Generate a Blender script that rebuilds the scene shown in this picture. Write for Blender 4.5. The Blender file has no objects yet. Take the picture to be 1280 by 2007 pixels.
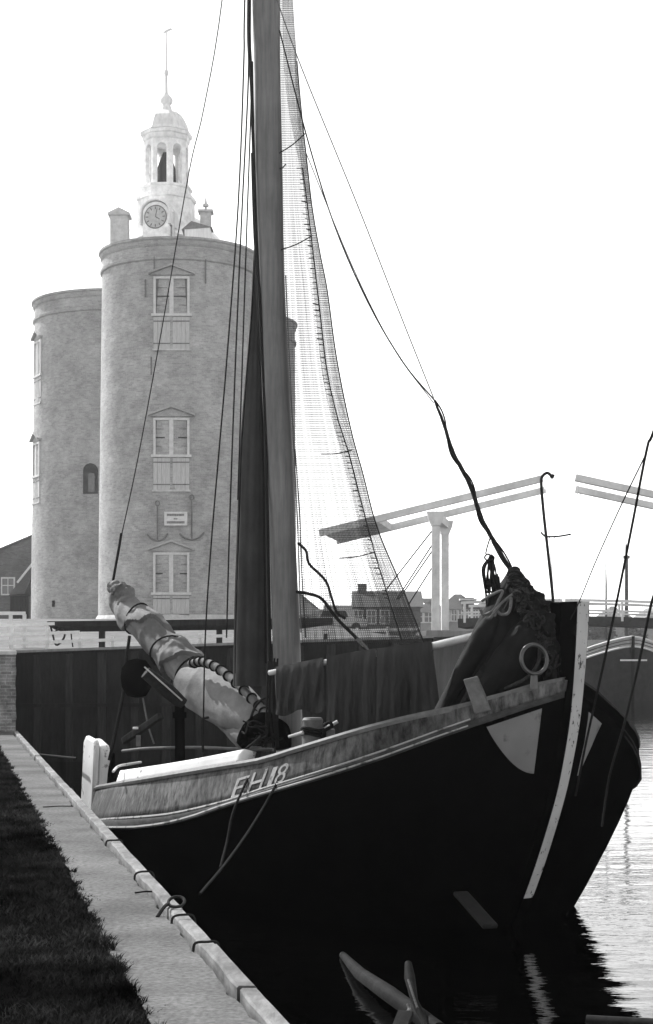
import bpy, bmesh, math, random
import numpy as np
from mathutils import Vector, Matrix
from mathutils import noise as mnoise
from mathutils.bvhtree import BVHTree
random.seed(7)
RNG = np.random.default_rng(5)
R = math.radians
C = bpy.context.scene.collection
SC = bpy.context.scene

# ------------------------------------------------------------------ camera, sky, sun, exposure
CAMZ, HOR, FPX, CX = 3.0, 1280.0, 3300.0, 640.0
cam = bpy.data.objects.new('camera', bpy.data.cameras.new('camera'))
C.objects.link(cam)
cam.location = (0, 0, CAMZ)
cam.rotation_euler = (R(90), 0, 0)
cam.data.sensor_fit = 'VERTICAL'
cam.data.sensor_height = 36
cam.data.sensor_width = 36
cam.data.lens = FPX/2007*36
cam.data.shift_y = (HOR-1003.5)/2007
cam.data.clip_start = 0.5
cam.data.clip_end = 2000
SC.camera = cam

SUN_AZ, SUN_EL = -44.0, 42.0          # degrees from +Y (clockwise), elevation
world = bpy.data.worlds.new('World')
SC.world = world
world.use_nodes = True
wn = world.node_tree
bg = wn.nodes['Background']
sky = wn.nodes.new('ShaderNodeTexSky')
sky.sky_type = 'NISHITA'
sky.sun_disc = False
sky.sun_elevation = R(SUN_EL)
sky.sun_rotation = R(SUN_AZ)
sky.dust_density = 0.6
sky.air_density = 1.0
bw = wn.nodes.new('ShaderNodeRGBToBW')
wn.links.new(sky.outputs[0], bw.inputs[0])
wn.links.new(bw.outputs[0], bg.inputs['Color'])
bg.inputs['Strength'].default_value = 0.15
sl = bpy.data.lights.new('sun', 'SUN')
sl.energy = 2.8
sl.angle = R(0.53)
so = bpy.data.objects.new('sun', sl)
C.objects.link(so)
sd = Vector((math.sin(R(SUN_AZ))*math.cos(R(SUN_EL)), math.cos(R(SUN_AZ))*math.cos(R(SUN_EL)), math.sin(R(SUN_EL))))
so.rotation_euler = sd.to_track_quat('Z', 'Y').to_euler()
so.location = sd*60
SC.view_settings.view_transform = 'Standard'
SC.view_settings.look = 'None'
SC.view_settings.exposure = 1.3
SC.view_settings.gamma = 1.0
SC.cycles.max_bounces = 6
SC.cycles.transparent_max_bounces = 16
SC.cycles.volume_bounces = 0

def P(px, py, d):
    return Vector(((px-CX)/FPX*d, d, CAMZ+(HOR-py)/FPX*d))

# ------------------------------------------------------------------ materials
MATS = {}
def mat(name, base, rough=0.8, var=0.3, scale=6.0, detail=6.0, bump=0.0, spec=0.25, stretch=(1, 1, 1), patch=0.0, patch_scale=1.0, bdist=0.02):
    if name in MATS:
        return MATS[name]
    m = bpy.data.materials.new(name)
    m.use_nodes = True
    nt = m.node_tree
    b = nt.nodes['Principled BSDF']
    b.inputs['Roughness'].default_value = rough
    b.inputs['Specular IOR Level'].default_value = spec
    tc = nt.nodes.new('ShaderNodeTexCoord')
    mp = nt.nodes.new('ShaderNodeMapping')
    mp.inputs['Scale'].default_value = stretch
    nt.links.new(tc.outputs['Object'], mp.inputs[0])
    n = nt.nodes.new('ShaderNodeTexNoise')
    n.inputs['Scale'].default_value = scale
    n.inputs['Detail'].default_value = detail
    n.inputs['Roughness'].default_value = 0.65
    nt.links.new(mp.outputs[0], n.inputs['Vector'])
    r = nt.nodes.new('ShaderNodeMapRange')
    r.inputs['From Min'].default_value = 0.3
    r.inputs['From Max'].default_value = 0.7
    r.inputs['To Min'].default_value = base*(1-var)
    r.inputs['To Max'].default_value = base*(1+var)
    nt.links.new(n.outputs['Fac'], r.inputs['Value'])
    out = r.outputs[0]
    if patch:
        n2 = nt.nodes.new('ShaderNodeTexNoise')
        n2.inputs['Scale'].default_value = patch_scale
        n2.inputs['Detail'].default_value = 5
        n2.inputs['Roughness'].default_value = 0.6
        nt.links.new(tc.outputs['Object'], n2.inputs['Vector'])
        r2 = nt.nodes.new('ShaderNodeMapRange')
        r2.inputs['From Min'].default_value = 0.35
        r2.inputs['From Max'].default_value = 0.65
        r2.inputs['To Min'].default_value = 1-patch
        r2.inputs['To Max'].default_value = 1+patch
        nt.links.new(n2.outputs['Fac'], r2.inputs['Value'])
        mm = nt.nodes.new('ShaderNodeMath')
        mm.operation = 'MULTIPLY'
        nt.links.new(out, mm.inputs[0])
        nt.links.new(r2.outputs[0], mm.inputs[1])
        out = mm.outputs[0]
    nt.links.new(out, b.inputs['Base Color'])
    if bump:
        bp = nt.nodes.new('ShaderNodeBump')
        bp.inputs['Strength'].default_value = bump
        bp.inputs['Distance'].default_value = bdist
        nt.links.new(n.outputs['Fac'], bp.inputs['Height'])
        nt.links.new(bp.outputs[0], b.inputs['Normal'])
    MATS[name] = m
    return m

def mat_brick(name, c1, c2, mortar, sx, sy, patch=0.25, patch_scale=0.35, rough=0.9):
    m = bpy.data.materials.new(name)
    m.use_nodes = True
    nt = m.node_tree
    b = nt.nodes['Principled BSDF']
    b.inputs['Roughness'].default_value = rough
    b.inputs['Specular IOR Level'].default_value = 0.15
    tc = nt.nodes.new('ShaderNodeTexCoord')
    br = nt.nodes.new('ShaderNodeTexBrick')
    br.inputs['Scale'].default_value = 1.0
    br.inputs['Brick Width'].default_value = sx
    br.inputs['Row Height'].default_value = sy
    br.inputs['Mortar Size'].default_value = sy*0.09
    for k, v in (('Color1', c1), ('Color2', c2), ('Mortar', mortar)):
        br.inputs[k].default_value = (v, v, v, 1)
    nt.links.new(tc.outputs['UV'], br.inputs['Vector'])
    last = br.outputs['Color']
    for sc_, am, lo, hi in ((patch_scale, patch, 0.35, 0.65), (1.8, 0.11, 0.36, 0.64), (30.0, 0.28, 0.3, 0.7)):
        n = nt.nodes.new('ShaderNodeTexNoise')
        n.inputs['Scale'].default_value = sc_
        n.inputs['Detail'].default_value = 7
        n.inputs['Roughness'].default_value = 0.7
        nt.links.new(tc.outputs['Object'], n.inputs['Vector'])
        r = nt.nodes.new('ShaderNodeMapRange')
        r.inputs['From Min'].default_value = lo
        r.inputs['From Max'].default_value = hi
        r.inputs['To Min'].default_value = 1-am
        r.inputs['To Max'].default_value = 1+am
        nt.links.new(n.outputs['Fac'], r.inputs['Value'])
        mx = nt.nodes.new('ShaderNodeVectorMath')
        mx.operation = 'MULTIPLY'
        nt.links.new(last, mx.inputs[0])
        nt.links.new(r.outputs[0], mx.inputs[1])
        last = mx.outputs[0]
    nt.links.new(last, b.inputs['Base Color'])
    bp = nt.nodes.new('ShaderNodeBump')
    bp.inputs['Strength'].default_value = 0.4
    bp.inputs['Distance'].default_value = 0.02
    nt.links.new(last, bp.inputs['Height'])
    nt.links.new(bp.outputs[0], b.inputs['Normal'])
    MATS[name] = m
    return m

def mat_worn(name, base, chip, rough=0.7, scale=14.0, lo=0.56, hi=0.62, stretch=(1, 1, 1), var=0.12):
    """paint with chips of the wood or primer below"""
    m = bpy.data.materials.new(name)
    m.use_nodes = True
    nt = m.node_tree
    b = nt.nodes['Principled BSDF']
    b.inputs['Roughness'].default_value = rough
    b.inputs['Specular IOR Level'].default_value = 0.2
    tc = nt.nodes.new('ShaderNodeTexCoord')
    mp = nt.nodes.new('ShaderNodeMapping')
    mp.inputs['Scale'].default_value = stretch
    nt.links.new(tc.outputs['Object'], mp.inputs[0])
    n = nt.nodes.new('ShaderNodeTexNoise')
    n.inputs['Scale'].default_value = scale
    n.inputs['Detail'].default_value = 6
    n.inputs['Roughness'].default_value = 0.6
    nt.links.new(mp.outputs[0], n.inputs['Vector'])
    r = nt.nodes.new('ShaderNodeMapRange')
    r.inputs['From Min'].default_value = lo
    r.inputs['From Max'].default_value = hi
    r.inputs['To Min'].default_value = base
    r.inputs['To Max'].default_value = chip
    nt.links.new(n.outputs['Fac'], r.inputs['Value'])
    n2 = nt.nodes.new('ShaderNodeTexNoise')
    n2.inputs['Scale'].default_value = 3.0
    n2.inputs['Detail'].default_value = 8
    nt.links.new(mp.outputs[0], n2.inputs['Vector'])
    r2 = nt.nodes.new('ShaderNodeMapRange')
    r2.inputs['From Min'].default_value = 0.3
    r2.inputs['From Max'].default_value = 0.7
    r2.inputs['To Min'].default_value = 1-var
    r2.inputs['To Max'].default_value = 1+var
    nt.links.new(n2.outputs['Fac'], r2.inputs['Value'])
    mm = nt.nodes.new('ShaderNodeMath')
    mm.operation = 'MULTIPLY'
    nt.links.new(r.outputs[0], mm.inputs[0])
    nt.links.new(r2.outputs[0], mm.inputs[1])
    nt.links.new(mm.outputs[0], b.inputs['Base Color'])
    bp = nt.nodes.new('ShaderNodeBump')
    bp.inputs['Strength'].default_value = 0.3
    bp.inputs['Distance'].default_value = 0.01
    nt.links.new(n.outputs['Fac'], bp.inputs['Height'])
    nt.links.new(bp.outputs[0], b.inputs['Normal'])
    MATS[name] = m
    return m

def mat_net(name, cover, base=0.05, su=60.0, sv=60.0, cover2=None, stripe=0.35):
    """knotted netting: strands cover a share of the area, open between"""
    m = bpy.data.materials.new(name)
    m.use_nodes = True
    nt = m.node_tree
    for n in list(nt.nodes):
        nt.nodes.remove(n)
    o = nt.nodes.new('ShaderNodeOutputMaterial')
    tr = nt.nodes.new('ShaderNodeBsdfTransparent')
    df = nt.nodes.new('ShaderNodeBsdfDiffuse')
    df.inputs['Color'].default_value = (base, base, base, 1)
    mx = nt.nodes.new('ShaderNodeMixShader')
    tc = nt.nodes.new('ShaderNodeTexCoord')
    sep = nt.nodes.new('ShaderNodeSeparateXYZ')
    nt.links.new(tc.outputs['UV'], sep.inputs[0])
    def strand(sock, k, cv):
        a = nt.nodes.new('ShaderNodeMath'); a.operation = 'MULTIPLY'; a.inputs[1].default_value = k
        nt.links.new(sock, a.inputs[0])
        f = nt.nodes.new('ShaderNodeMath'); f.operation = 'FRACT'
        nt.links.new(a.outputs[0], f.inputs[0])
        l = nt.nodes.new('ShaderNodeMath'); l.operation = 'LESS_THAN'; l.inputs[1].default_value = cv
        nt.links.new(f.outputs[0], l.inputs[0])
        return l.outputs[0]
    a1 = strand(sep.outputs[0], su, cover)
    a2 = strand(sep.outputs[1], sv, cover2 or cover)
    mxm = nt.nodes.new('ShaderNodeMath'); mxm.operation = 'MAXIMUM'
    nt.links.new(a1, mxm.inputs[0]); nt.links.new(a2, mxm.inputs[1])
    # the twine is gathered more in some lengths than in others
    mp = nt.nodes.new('ShaderNodeMapping')
    mp.inputs['Scale'].default_value = (16, 1.6, 1)
    nt.links.new(tc.outputs['UV'], mp.inputs[0])
    nz = nt.nodes.new('ShaderNodeTexNoise')
    nz.inputs['Scale'].default_value = 1.6
    nz.inputs['Detail'].default_value = 8
    nz.inputs['Roughness'].default_value = 0.7
    nt.links.new(mp.outputs[0], nz.inputs['Vector'])
    rg = nt.nodes.new('ShaderNodeMapRange')
    rg.inputs['From Min'].default_value = 0.35
    rg.inputs['From Max'].default_value = 0.7
    rg.inputs['To Min'].default_value = 1-stripe*2
    rg.inputs['To Max'].default_value = 1.0
    nt.links.new(nz.outputs['Fac'], rg.inputs['Value'])
    mu = nt.nodes.new('ShaderNodeMath'); mu.operation = 'MULTIPLY'
    nt.links.new(mxm.outputs[0], mu.inputs[0]); nt.links.new(rg.outputs[0], mu.inputs[1])
    nt.links.new(mu.outputs[0], mx.inputs['Fac'])
    nt.links.new(tr.outputs[0], mx.inputs[1])
    nt.links.new(df.outputs[0], mx.inputs[2])
    nt.links.new(mx.outputs[0], o.inputs['Surface'])
    MATS[name] = m
    return m

M_brick = mat_brick('tower_brick', 0.375, 0.275, 0.36, 0.24, 0.085, patch=0.20, patch_scale=0.5)
M_brick_dark = mat_brick('house_brick', 0.15, 0.10, 0.15, 0.22, 0.075)
M_brick_pier = mat_brick('pier_brick', 0.20, 0.12, 0.26, 0.22, 0.07, patch=0.5, patch_scale=2.0)
M_stone = mat('pale_stone', 0.48, var=0.22, scale=4, bump=0.2)
M_lantern = mat('lantern_paint_hazed', 0.82, var=0.2, scale=3, patch=0.15)  # light paint, lifted further to stand in for haze at the tower top
M_lead = mat('lead_roof_hazed', 0.74, var=0.2, scale=2, stretch=(3, 3, 0.4))  # lead raised toward white, the haze is put into its colour
M_dark_open = mat('dark_inside', 0.02, var=0.2)
M_glass = mat('window_glass', 0.07, rough=0.12, var=0.4, scale=1.5, spec=0.6)
M_frame = mat('frame_paint', 0.56, var=0.15, scale=5)
M_shutter = mat('shutter_paint', 0.46, var=0.2, scale=6, stretch=(6, 6, 0.5))
M_iron = mat('black_iron', 0.02, rough=0.8, spec=0.08, var=0.4, scale=20)
M_slate = mat('roof_tiles', 0.09, var=0.35, scale=9, stretch=(1, 1, 3))
M_slate_pale = mat('weathered_tiles', 0.16, var=0.3, scale=9)
M_plaster = mat('pale_plaster', 0.30, var=0.2, scale=2)
M_white = mat('white_paint', 0.60, var=0.12, scale=7)
M_bridge = mat('bridge_paint', 0.60, var=0.16, scale=3, patch=0.12)
M_bridge_dark = mat('bridge_timber', 0.05, var=0.4, scale=4)
M_tar = mat('tarred_timber', 0.015, var=0.6, scale=3, stretch=(3, 3, 0.6), patch=0.35, patch_scale=0.8, bump=0.3, spec=0.1)
M_tar2 = mat('tarred_pile', 0.024, var=0.6, scale=4, stretch=(4, 4, 0.5), spec=0.1)
M_concrete = mat('abutment_concrete', 0.20, var=0.25, scale=2, stretch=(3, 3, 0.4))
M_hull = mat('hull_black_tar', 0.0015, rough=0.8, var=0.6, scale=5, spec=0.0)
M_strake = mat('strake_paint', 0.045, rough=0.7, var=0.6, scale=7, detail=8, stretch=(1, 1, 2), bump=0.2)
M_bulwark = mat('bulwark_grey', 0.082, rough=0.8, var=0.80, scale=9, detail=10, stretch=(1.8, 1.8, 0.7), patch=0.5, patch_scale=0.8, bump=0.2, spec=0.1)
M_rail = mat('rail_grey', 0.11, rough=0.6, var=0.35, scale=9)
M_edge = mat_worn('edge_paint', 0.30, 0.08, scale=8, lo=0.54, hi=0.64)
M_board = mat_worn('wash_board_white', 0.62, 0.22, scale=6, lo=0.60, hi=0.66)
M_stem = mat_worn('stem_white', 0.40, 0.05, scale=16, lo=0.60, hi=0.64, stretch=(1.4, 1.4, 0.7))
M_panel = mat_worn('bow_panel_grey', 0.165, 0.08, scale=5, lo=0.58, hi=0.70)
M_deck = mat('deck_planks', 0.03, var=0.5, scale=5)
M_mast = mat('mast_varnish', 0.13, rough=0.5, var=0.28, scale=5, stretch=(5, 5, 0.35), patch=0.25, patch_scale=0.7, spec=0.35)
M_rope = mat('tarred_rope', 0.012, spec=0.05, var=0.5, scale=40)
M_rope_mid = mat('grey_rope', 0.028, spec=0.1, var=0.7, scale=30)
M_log = mat('wet_log', 0.010, var=0.7, scale=7, detail=9, stretch=(1, 1, 1), patch=0.4, patch_scale=3, bump=0.5, spec=0.1)
M_wet = mat('wet_plank', 0.008, var=0.5, scale=5)
M_rope_pale = mat('pale_rope', 0.10, var=0.4, scale=50, bump=0.4)
M_canvas = mat('pale_canvas', 0.15, var=0.25, scale=3.5, detail=8, patch=0.3, patch_scale=1.3, bump=0.3, bdist=0.05)
M_canvas_dark = mat('tanned_canvas', 0.033, var=0.35, scale=3, stretch=(2, 2, 0.5), patch=0.3, patch_scale=1.5, bump=0.25, bdist=0.04)
M_cloth = mat('dark_net_cloth', 0.021, var=0.45, scale=4, detail=8, stretch=(2.5, 2.5, 0.5), patch=0.2, bump=0.2)
M_roll = mat('black_canvas', 0.010, var=0.4, scale=4, bump=0.2, bdist=0.03, spec=0.1)
M_steel = mat('galvanised_steel', 0.035, rough=0.35, var=0.2, scale=12, spec=0.6)
M_pole = mat('peeled_pole', 0.42, var=0.25, scale=6)
M_walk = mat('walkway_concrete', 0.118, rough=0.95, var=0.42, scale=30, detail=10, patch=0.28, patch_scale=1.3, bump=0.6, bdist=0.008, spec=0.05)
M_coping = mat('coping_timber', 0.17, rough=0.9, var=0.35, scale=7, detail=8, stretch=(2.5, 0.7, 2), patch=0.4, patch_scale=1.6, bump=0.6)
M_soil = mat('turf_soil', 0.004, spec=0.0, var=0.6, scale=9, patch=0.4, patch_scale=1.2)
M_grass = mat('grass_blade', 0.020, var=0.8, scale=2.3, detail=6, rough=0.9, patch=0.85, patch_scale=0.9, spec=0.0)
M_land = mat('land_ground', 0.11, var=0.3, scale=3, patch=0.3, patch_scale=0.5)
M_foliage = mat('tree_foliage', 0.06, var=0.5, scale=2)
M_car = mat('car_paint', 0.42, rough=0.3, var=0.05, scale=1, spec=0.5)
M_car_dark = mat('car_paint_dark', 0.10, rough=0.3, var=0.05, scale=1, spec=0.5)
M_barge = mat('barge_paint', 0.022, rough=0.9, var=0.5, scale=2, spec=0.0)
M_barge_trim = mat('barge_trim', 0.34, rough=0.6, var=0.25, scale=3)
M_rubber = mat('black_rubber', 0.015, var=0.3)
M_letter = mat_worn('letter_white', 0.29, 0.12, scale=16, lo=0.50, hi=0.66)
M_paint_dark = mat('sign_letters', 0.10)
M_net = mat_net('net_open', 0.58, 0.06, su=58, sv=330, cover2=0.46, stripe=0.30)
M_net_gather = mat_net('net_gathered', 0.52, 0.05, su=19, sv=330, cover2=0.42, stripe=0.32)
M_net_top = mat_net('net_bunched', 0.34, su=22, sv=160, stripe=0.25)

# water
M_wall_iron = mat('wall_iron', 0.15, rough=0.8)
M_water = bpy.data.materials.new('harbour_water')
M_water.use_nodes = True
nt = M_water.node_tree
b = nt.nodes['Principled BSDF']
b.inputs['Base Color'].default_value = (0.0004, 0.0004, 0.0004, 1)
b.inputs['Roughness'].default_value = 0.02
b.inputs['IOR'].default_value = 2.0
b.inputs['Specular IOR Level'].default_value = 1.0
tc = nt.nodes.new('ShaderNodeTexCoord')
mp = nt.nodes.new('ShaderNodeMapping')
mp.inputs['Scale'].default_value = (0.55, 1.7, 1)
mp.inputs['Rotation'].default_value = (0, 0, R(8))
nt.links.new(tc.outputs['Object'], mp.inputs[0])
n1 = nt.nodes.new('ShaderNodeTexNoise')
n1.inputs['Scale'].default_value = 1.1
n1.inputs['Detail'].default_value = 5
nt.links.new(mp.outputs[0], n1.inputs['Vector'])
bp = nt.nodes.new('ShaderNodeBump')
bp.inputs['Strength'].default_value = 0.17
bp.inputs['Distance'].default_value = 0.12
nt.links.new(n1.outputs['Fac'], bp.inputs['Height'])
nt.links.new(bp.outputs[0], b.inputs['Normal'])

# ------------------------------------------------------------------ mesh builder
class MB:
    def __init__(s):
        s.v, s.f, s.uv = [], [], []
    def add(s, vs, fs, uvs=None):
        o = len(s.v)
        s.v += [Vector(v) for v in vs]
        for i, f in enumerate(fs):
            s.f.append([o+k for k in f])
            s.uv.append(uvs[i] if uvs else None)
        return s
    def box(s, c, size, rz=0.0, m=None):
        x, y, z = (k/2 for k in size)
        q = m if m is not None else Matrix.Rotation(rz, 3, 'Z')
        vs = [Vector(c)+q @ Vector((sx*x, sy*y, sz*z)) for sz in (-1, 1) for sy in (-1, 1) for sx in (-1, 1)]
        fs = [(0, 1, 3, 2), (4, 6, 7, 5), (0, 4, 5, 1), (2, 3, 7, 6), (0, 2, 6, 4), (1, 5, 7, 3)]
        return s.add(vs, fs)
    def beam(s, p0, p1, w, h, up=(0, 0, 1)):
        p0, p1 = Vector(p0), Vector(p1)
        d = (p1-p0)
        L = d.length
        d.normalize()
        x = d.cross(Vector(up))
        if x.length < 1e-4:
            x = d.cross(Vector((0, 1, 0)))
        x.normalize()
        u = x.cross(d)
        m = Matrix((x, d, u)).transposed()
        return s.box((p0+p1)/2, (w, L, h), m=m)
    def tube(s, pts, r, n=8, cap=True, flat=None):
        pts = [Vector(p) for p in pts]
        k = len(pts)
        rr = r if hasattr(r, '__len__') else [r]*k
        vs, fs = [], []
        t = (pts[1]-pts[0]).normalized()
        nrm = t.orthogonal().normalized()
        for i, p in enumerate(pts):
            t2 = (pts[min(i+1, k-1)]-pts[max(i-1, 0)])
            if t2.length < 1e-9:
                t2 = t
            t2.normalize()
            q = t.rotation_difference(t2)
            nrm = (q @ nrm)
            nrm = (nrm - t2*nrm.dot(t2)).normalized()
            bn = t2.cross(nrm)
            t = t2
            for j in range(n):
                a = 2*math.pi*j/n
                vs.append(p+(nrm*math.cos(a)+bn*math.sin(a))*rr[i])
        for i in range(k-1):
            for j in range(n):
                fs.append((i*n+j, i*n+(j+1) % n, (i+1)*n+(j+1) % n, (i+1)*n+j))
        if cap:
            fs.append(tuple(range(n-1, -1, -1)))
            fs.append(tuple((k-1)*n+j for j in range(n)))
        return s.add(vs, fs)
    def lathe(s, c, prof, n=48, a0=0.0, a1=None, cap=True, rot=0.0):
        full = a1 is None
        vs, fs, uvs = [], [], []
        m = n if full else n+1
        for (r, z) in prof:
            for j in range(m):
                a = rot+(2*math.pi*j/n if full else a0+(a1-a0)*j/n)
                vs.append((c[0]+r*math.cos(a), c[1]+r*math.sin(a), c[2]+z))
        for i in range(len(prof)-1):
            for j in range(n):
                j2 = (j+1) % m if full else j+1
                fs.append((i*m+j, i*m+j2, (i+1)*m+j2, (i+1)*m+j))
                rm = max(prof[i][0], prof[i+1][0], 0.01)
                A = (2*math.pi if full else (a1-a0))/n
                u0, u1 = rm*A*j, rm*A*(j+1)
                z0, z1 = prof[i][1], prof[i+1][1]
                uvs.append([(u0, z0), (u1, z0), (u1, z1), (u0, z1)])
        if cap and full:
            fs.append(tuple(range(m-1, -1, -1))); uvs.append(None)
            fs.append(tuple((len(prof)-1)*m+j for j in range(m))); uvs.append(None)
        return s.add(vs, fs, uvs)
    def grid(s, fn, nu, nv, us=1.0, vs_=1.0, close_u=False):
        vs, fs, uvs = [], [], []
        for i in range(nv+1):
            for j in range(nu+1):
                vs.append(fn(j/nu, i/nv))
        for i in range(nv):
            for j in range(nu):
                a = i*(nu+1)+j
                fs.append((a, a+1, a+nu+2, a+nu+1))
                uvs.append([(j/nu*us, i/nv*vs_), ((j+1)/nu*us, i/nv*vs_), ((j+1)/nu*us, (i+1)/nv*vs_), (j/nu*us, (i+1)/nv*vs_)])
        return s.add(vs, fs, uvs)
    def prism(s, pts, vec):
        n = len(pts)
        vec = Vector(vec)
        vs = [Vector(p) for p in pts]+[Vector(p)+vec for p in pts]
        fs = [tuple(range(n)), tuple(range(2*n-1, n-1, -1))]+[(i, (i+1) % n, n+(i+1) % n, n+i) for i in range(n)]
        return s.add(vs, fs)
    def build(s, name, m, parent=None, smooth=False, bevel=0.0, weld=False, solid=0.0, boxuv=False):
        me = bpy.data.meshes.new(name)
        off = Vector((0, 0, 0))
        pr = parent
        while pr is not None:
            off += pr.location
            pr = pr.parent
        me.from_pydata([v-off for v in s.v], [], s.f)
        if any(u is not None for u in s.uv) or boxuv:
            l = me.uv_layers.new(name='UVMap')
            for p, u in zip(me.polygons, s.uv):
                for k, li in enumerate(p.loop_indices):
                    if u:
                        l.data[li].uv = u[k]
                    else:
                        co = s.v[me.loops[li].vertex_index]
                        nn = p.normal
                        if abs(nn.z) > 0.7:
                            l.data[li].uv = (co.x, co.y)
                        elif abs(nn.x) > abs(nn.y):
                            l.data[li].uv = (co.y, co.z)
                        else:
                            l.data[li].uv = (co.x, co.z)
        bm = bmesh.new()
        bm.from_mesh(me)
        if weld:
            bmesh.ops.remove_doubles(bm, verts=bm.verts, dist=1e-4)
        bmesh.ops.recalc_face_normals(bm, faces=bm.faces)
        bm.to_mesh(me)
        bm.free()
        if smooth:
            for p in me.polygons:
                p.use_smooth = True
            try:
                me.set_sharp_from_angle(angle=R(40))
            except Exception:
                pass
        me.materials.append(m)
        o = bpy.data.objects.new(name, me)
        C.objects.link(o)
        if parent is not None:
            o.parent = parent
        if bevel:
            bv = o.modifiers.new('bevel', 'BEVEL')
            bv.width = bevel
            bv.segments = 2
            bv.limit_method = 'ANGLE'
        if solid:
            sm = o.modifiers.new('solid', 'SOLIDIFY')
            sm.thickness = solid
            sm.offset = 0
        return o

def tag(o, label=None, cat=None, group=None, kind=None):
    if label: o['label'] = label
    if cat: o['category'] = cat
    if group: o['group'] = group
    if kind: o['kind'] = kind
    return o
def thing(name, loc, label, cat, group=None):
    o = bpy.data.objects.new(name, None)
    o.empty_display_size = 0.2
    C.objects.link(o)
    o.location = loc
    return tag(o, label, cat, group)
def struct(name, mb, m, **k):
    return tag(mb.build(name, m, **k), kind='structure')
def single(name, mb, m, label, cat, group=None, **k):
    return tag(mb.build(name, m, **k), label, cat, group)
def copy_tree(o, parent=None):
    c = o.copy()
    C.objects.link(c)
    c.parent = parent
    for ch in list(o.children):
        copy_tree(ch, c)
    return c
def smooth_path(pts, sub=6):
    pts = [Vector(p) for p in pts]
    q = [pts[0]*2-pts[1]]+pts+[pts[-1]*2-pts[-2]]
    out = []
    for i in range(1, len(q)-2):
        p0, p1, p2, p3 = q[i-1:i+3]
        for k in range(sub):
            t = k/sub
            out.append(0.5*((2*p1)+(p2-p0)*t+(2*p0-5*p1+4*p2-p3)*t*t+(3*p1-p0-3*p2+p3)*t**3))
    out.append(pts[-1])
    return out
def pchip(xs, ys):
    xs, ys = np.array(xs, float), np.array(ys, float)
    h = np.diff(xs)
    dl = np.diff(ys)/h
    m = np.zeros(len(xs))
    m[0], m[-1] = dl[0], dl[-1]
    for i in range(1, len(xs)-1):
        if dl[i-1]*dl[i] > 0:
            w1, w2 = 2*h[i]+h[i-1], h[i]+2*h[i-1]
            m[i] = (w1+w2)/(w1/dl[i-1]+w2/dl[i])
    def f(x):
        x = min(max(float(x), xs[0]), xs[-1])
        i = min(int(np.searchsorted(xs, x, 'right'))-1, len(xs)-2)
        t = (x-xs[i])/h[i]
        return float(ys[i]*(1+2*t)*(1-t)**2+m[i]*h[i]*t*(1-t)**2+ys[i+1]*t*t*(3-2*t)+m[i+1]*h[i]*t*t*(t-1))
    return f
def noise1(x, seed=0):
    return (math.sin(x*1.7+seed)+math.sin(x*3.9+seed*2.3+1)*0.6+math.sin(x*8.3+seed*1.1+2)*0.35)/1.95

# ------------------------------------------------------------------ water, land, quay
mb = MB().grid(lambda u, v: ((u-0.5)*520, -20+v*420, 0), 2, 2)
struct('water', mb, M_water)

QZ = 1.4
def quay_x(d, off=0.0):                       # outer edge of the quay, off metres to its land side
    return -0.176-0.2265*(d-7.26)-off
# walkway sheet
def walk(u, v):
    d = 1.0+v*33.2
    wob = 0.012*noise1(d*3, 2)+0.008*noise1(d*9, 4)
    w = 0.585+0.04*noise1(d*0.8, 1)
    x0, x1 = quay_x(d, 0.128)+wob*1.5*(1 if u > 0.5 else 0), quay_x(d, w)
    return (x1+(x0-x1)*u, d, QZ+0.004*noise1(d*1.5, 8))
struct('path', MB().grid(walk, 6, 260), M_walk, smooth=True)
# turf bank, dips a little under the path edge
def turf(u, v):
    d = 1.0+v*33.2
    x1 = quay_x(d, 0.56)
    return (x1-u*u*9, d, QZ-0.006+0.05*u+0.03*u*noise1(d+u*7, 3)-(0.05 if u == 0 else 0))
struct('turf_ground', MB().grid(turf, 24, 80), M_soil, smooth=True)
# quay side wall under the coping
qw = MB()
pts = [(quay_x(1.0, 0.02), 1.0), (quay_x(34.2, 0.02), 34.2)]
qw.add([(pts[0][0], 1, -1), (pts[1][0], 34.2, -1), (pts[1][0], 34.2, QZ-0.14), (pts[0][0], 1, QZ-0.14),
        (pts[0][0]-0.5, 1, -1), (pts[1][0]-0.5, 34.2, -1), (pts[1][0]-0.5, 34.2, QZ-0.14), (pts[0][0]-0.5, 1, QZ-0.14)],
       [(0, 1, 2, 3), (7, 6, 5, 4), (3, 2, 6, 7), (0, 4, 5, 1), (0, 3, 7, 4), (1, 5, 6, 2)])
single('quay_wall', qw, M_tar, 'dark tarred timber quay wall below the grassy walkway', 'quay wall')
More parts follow.
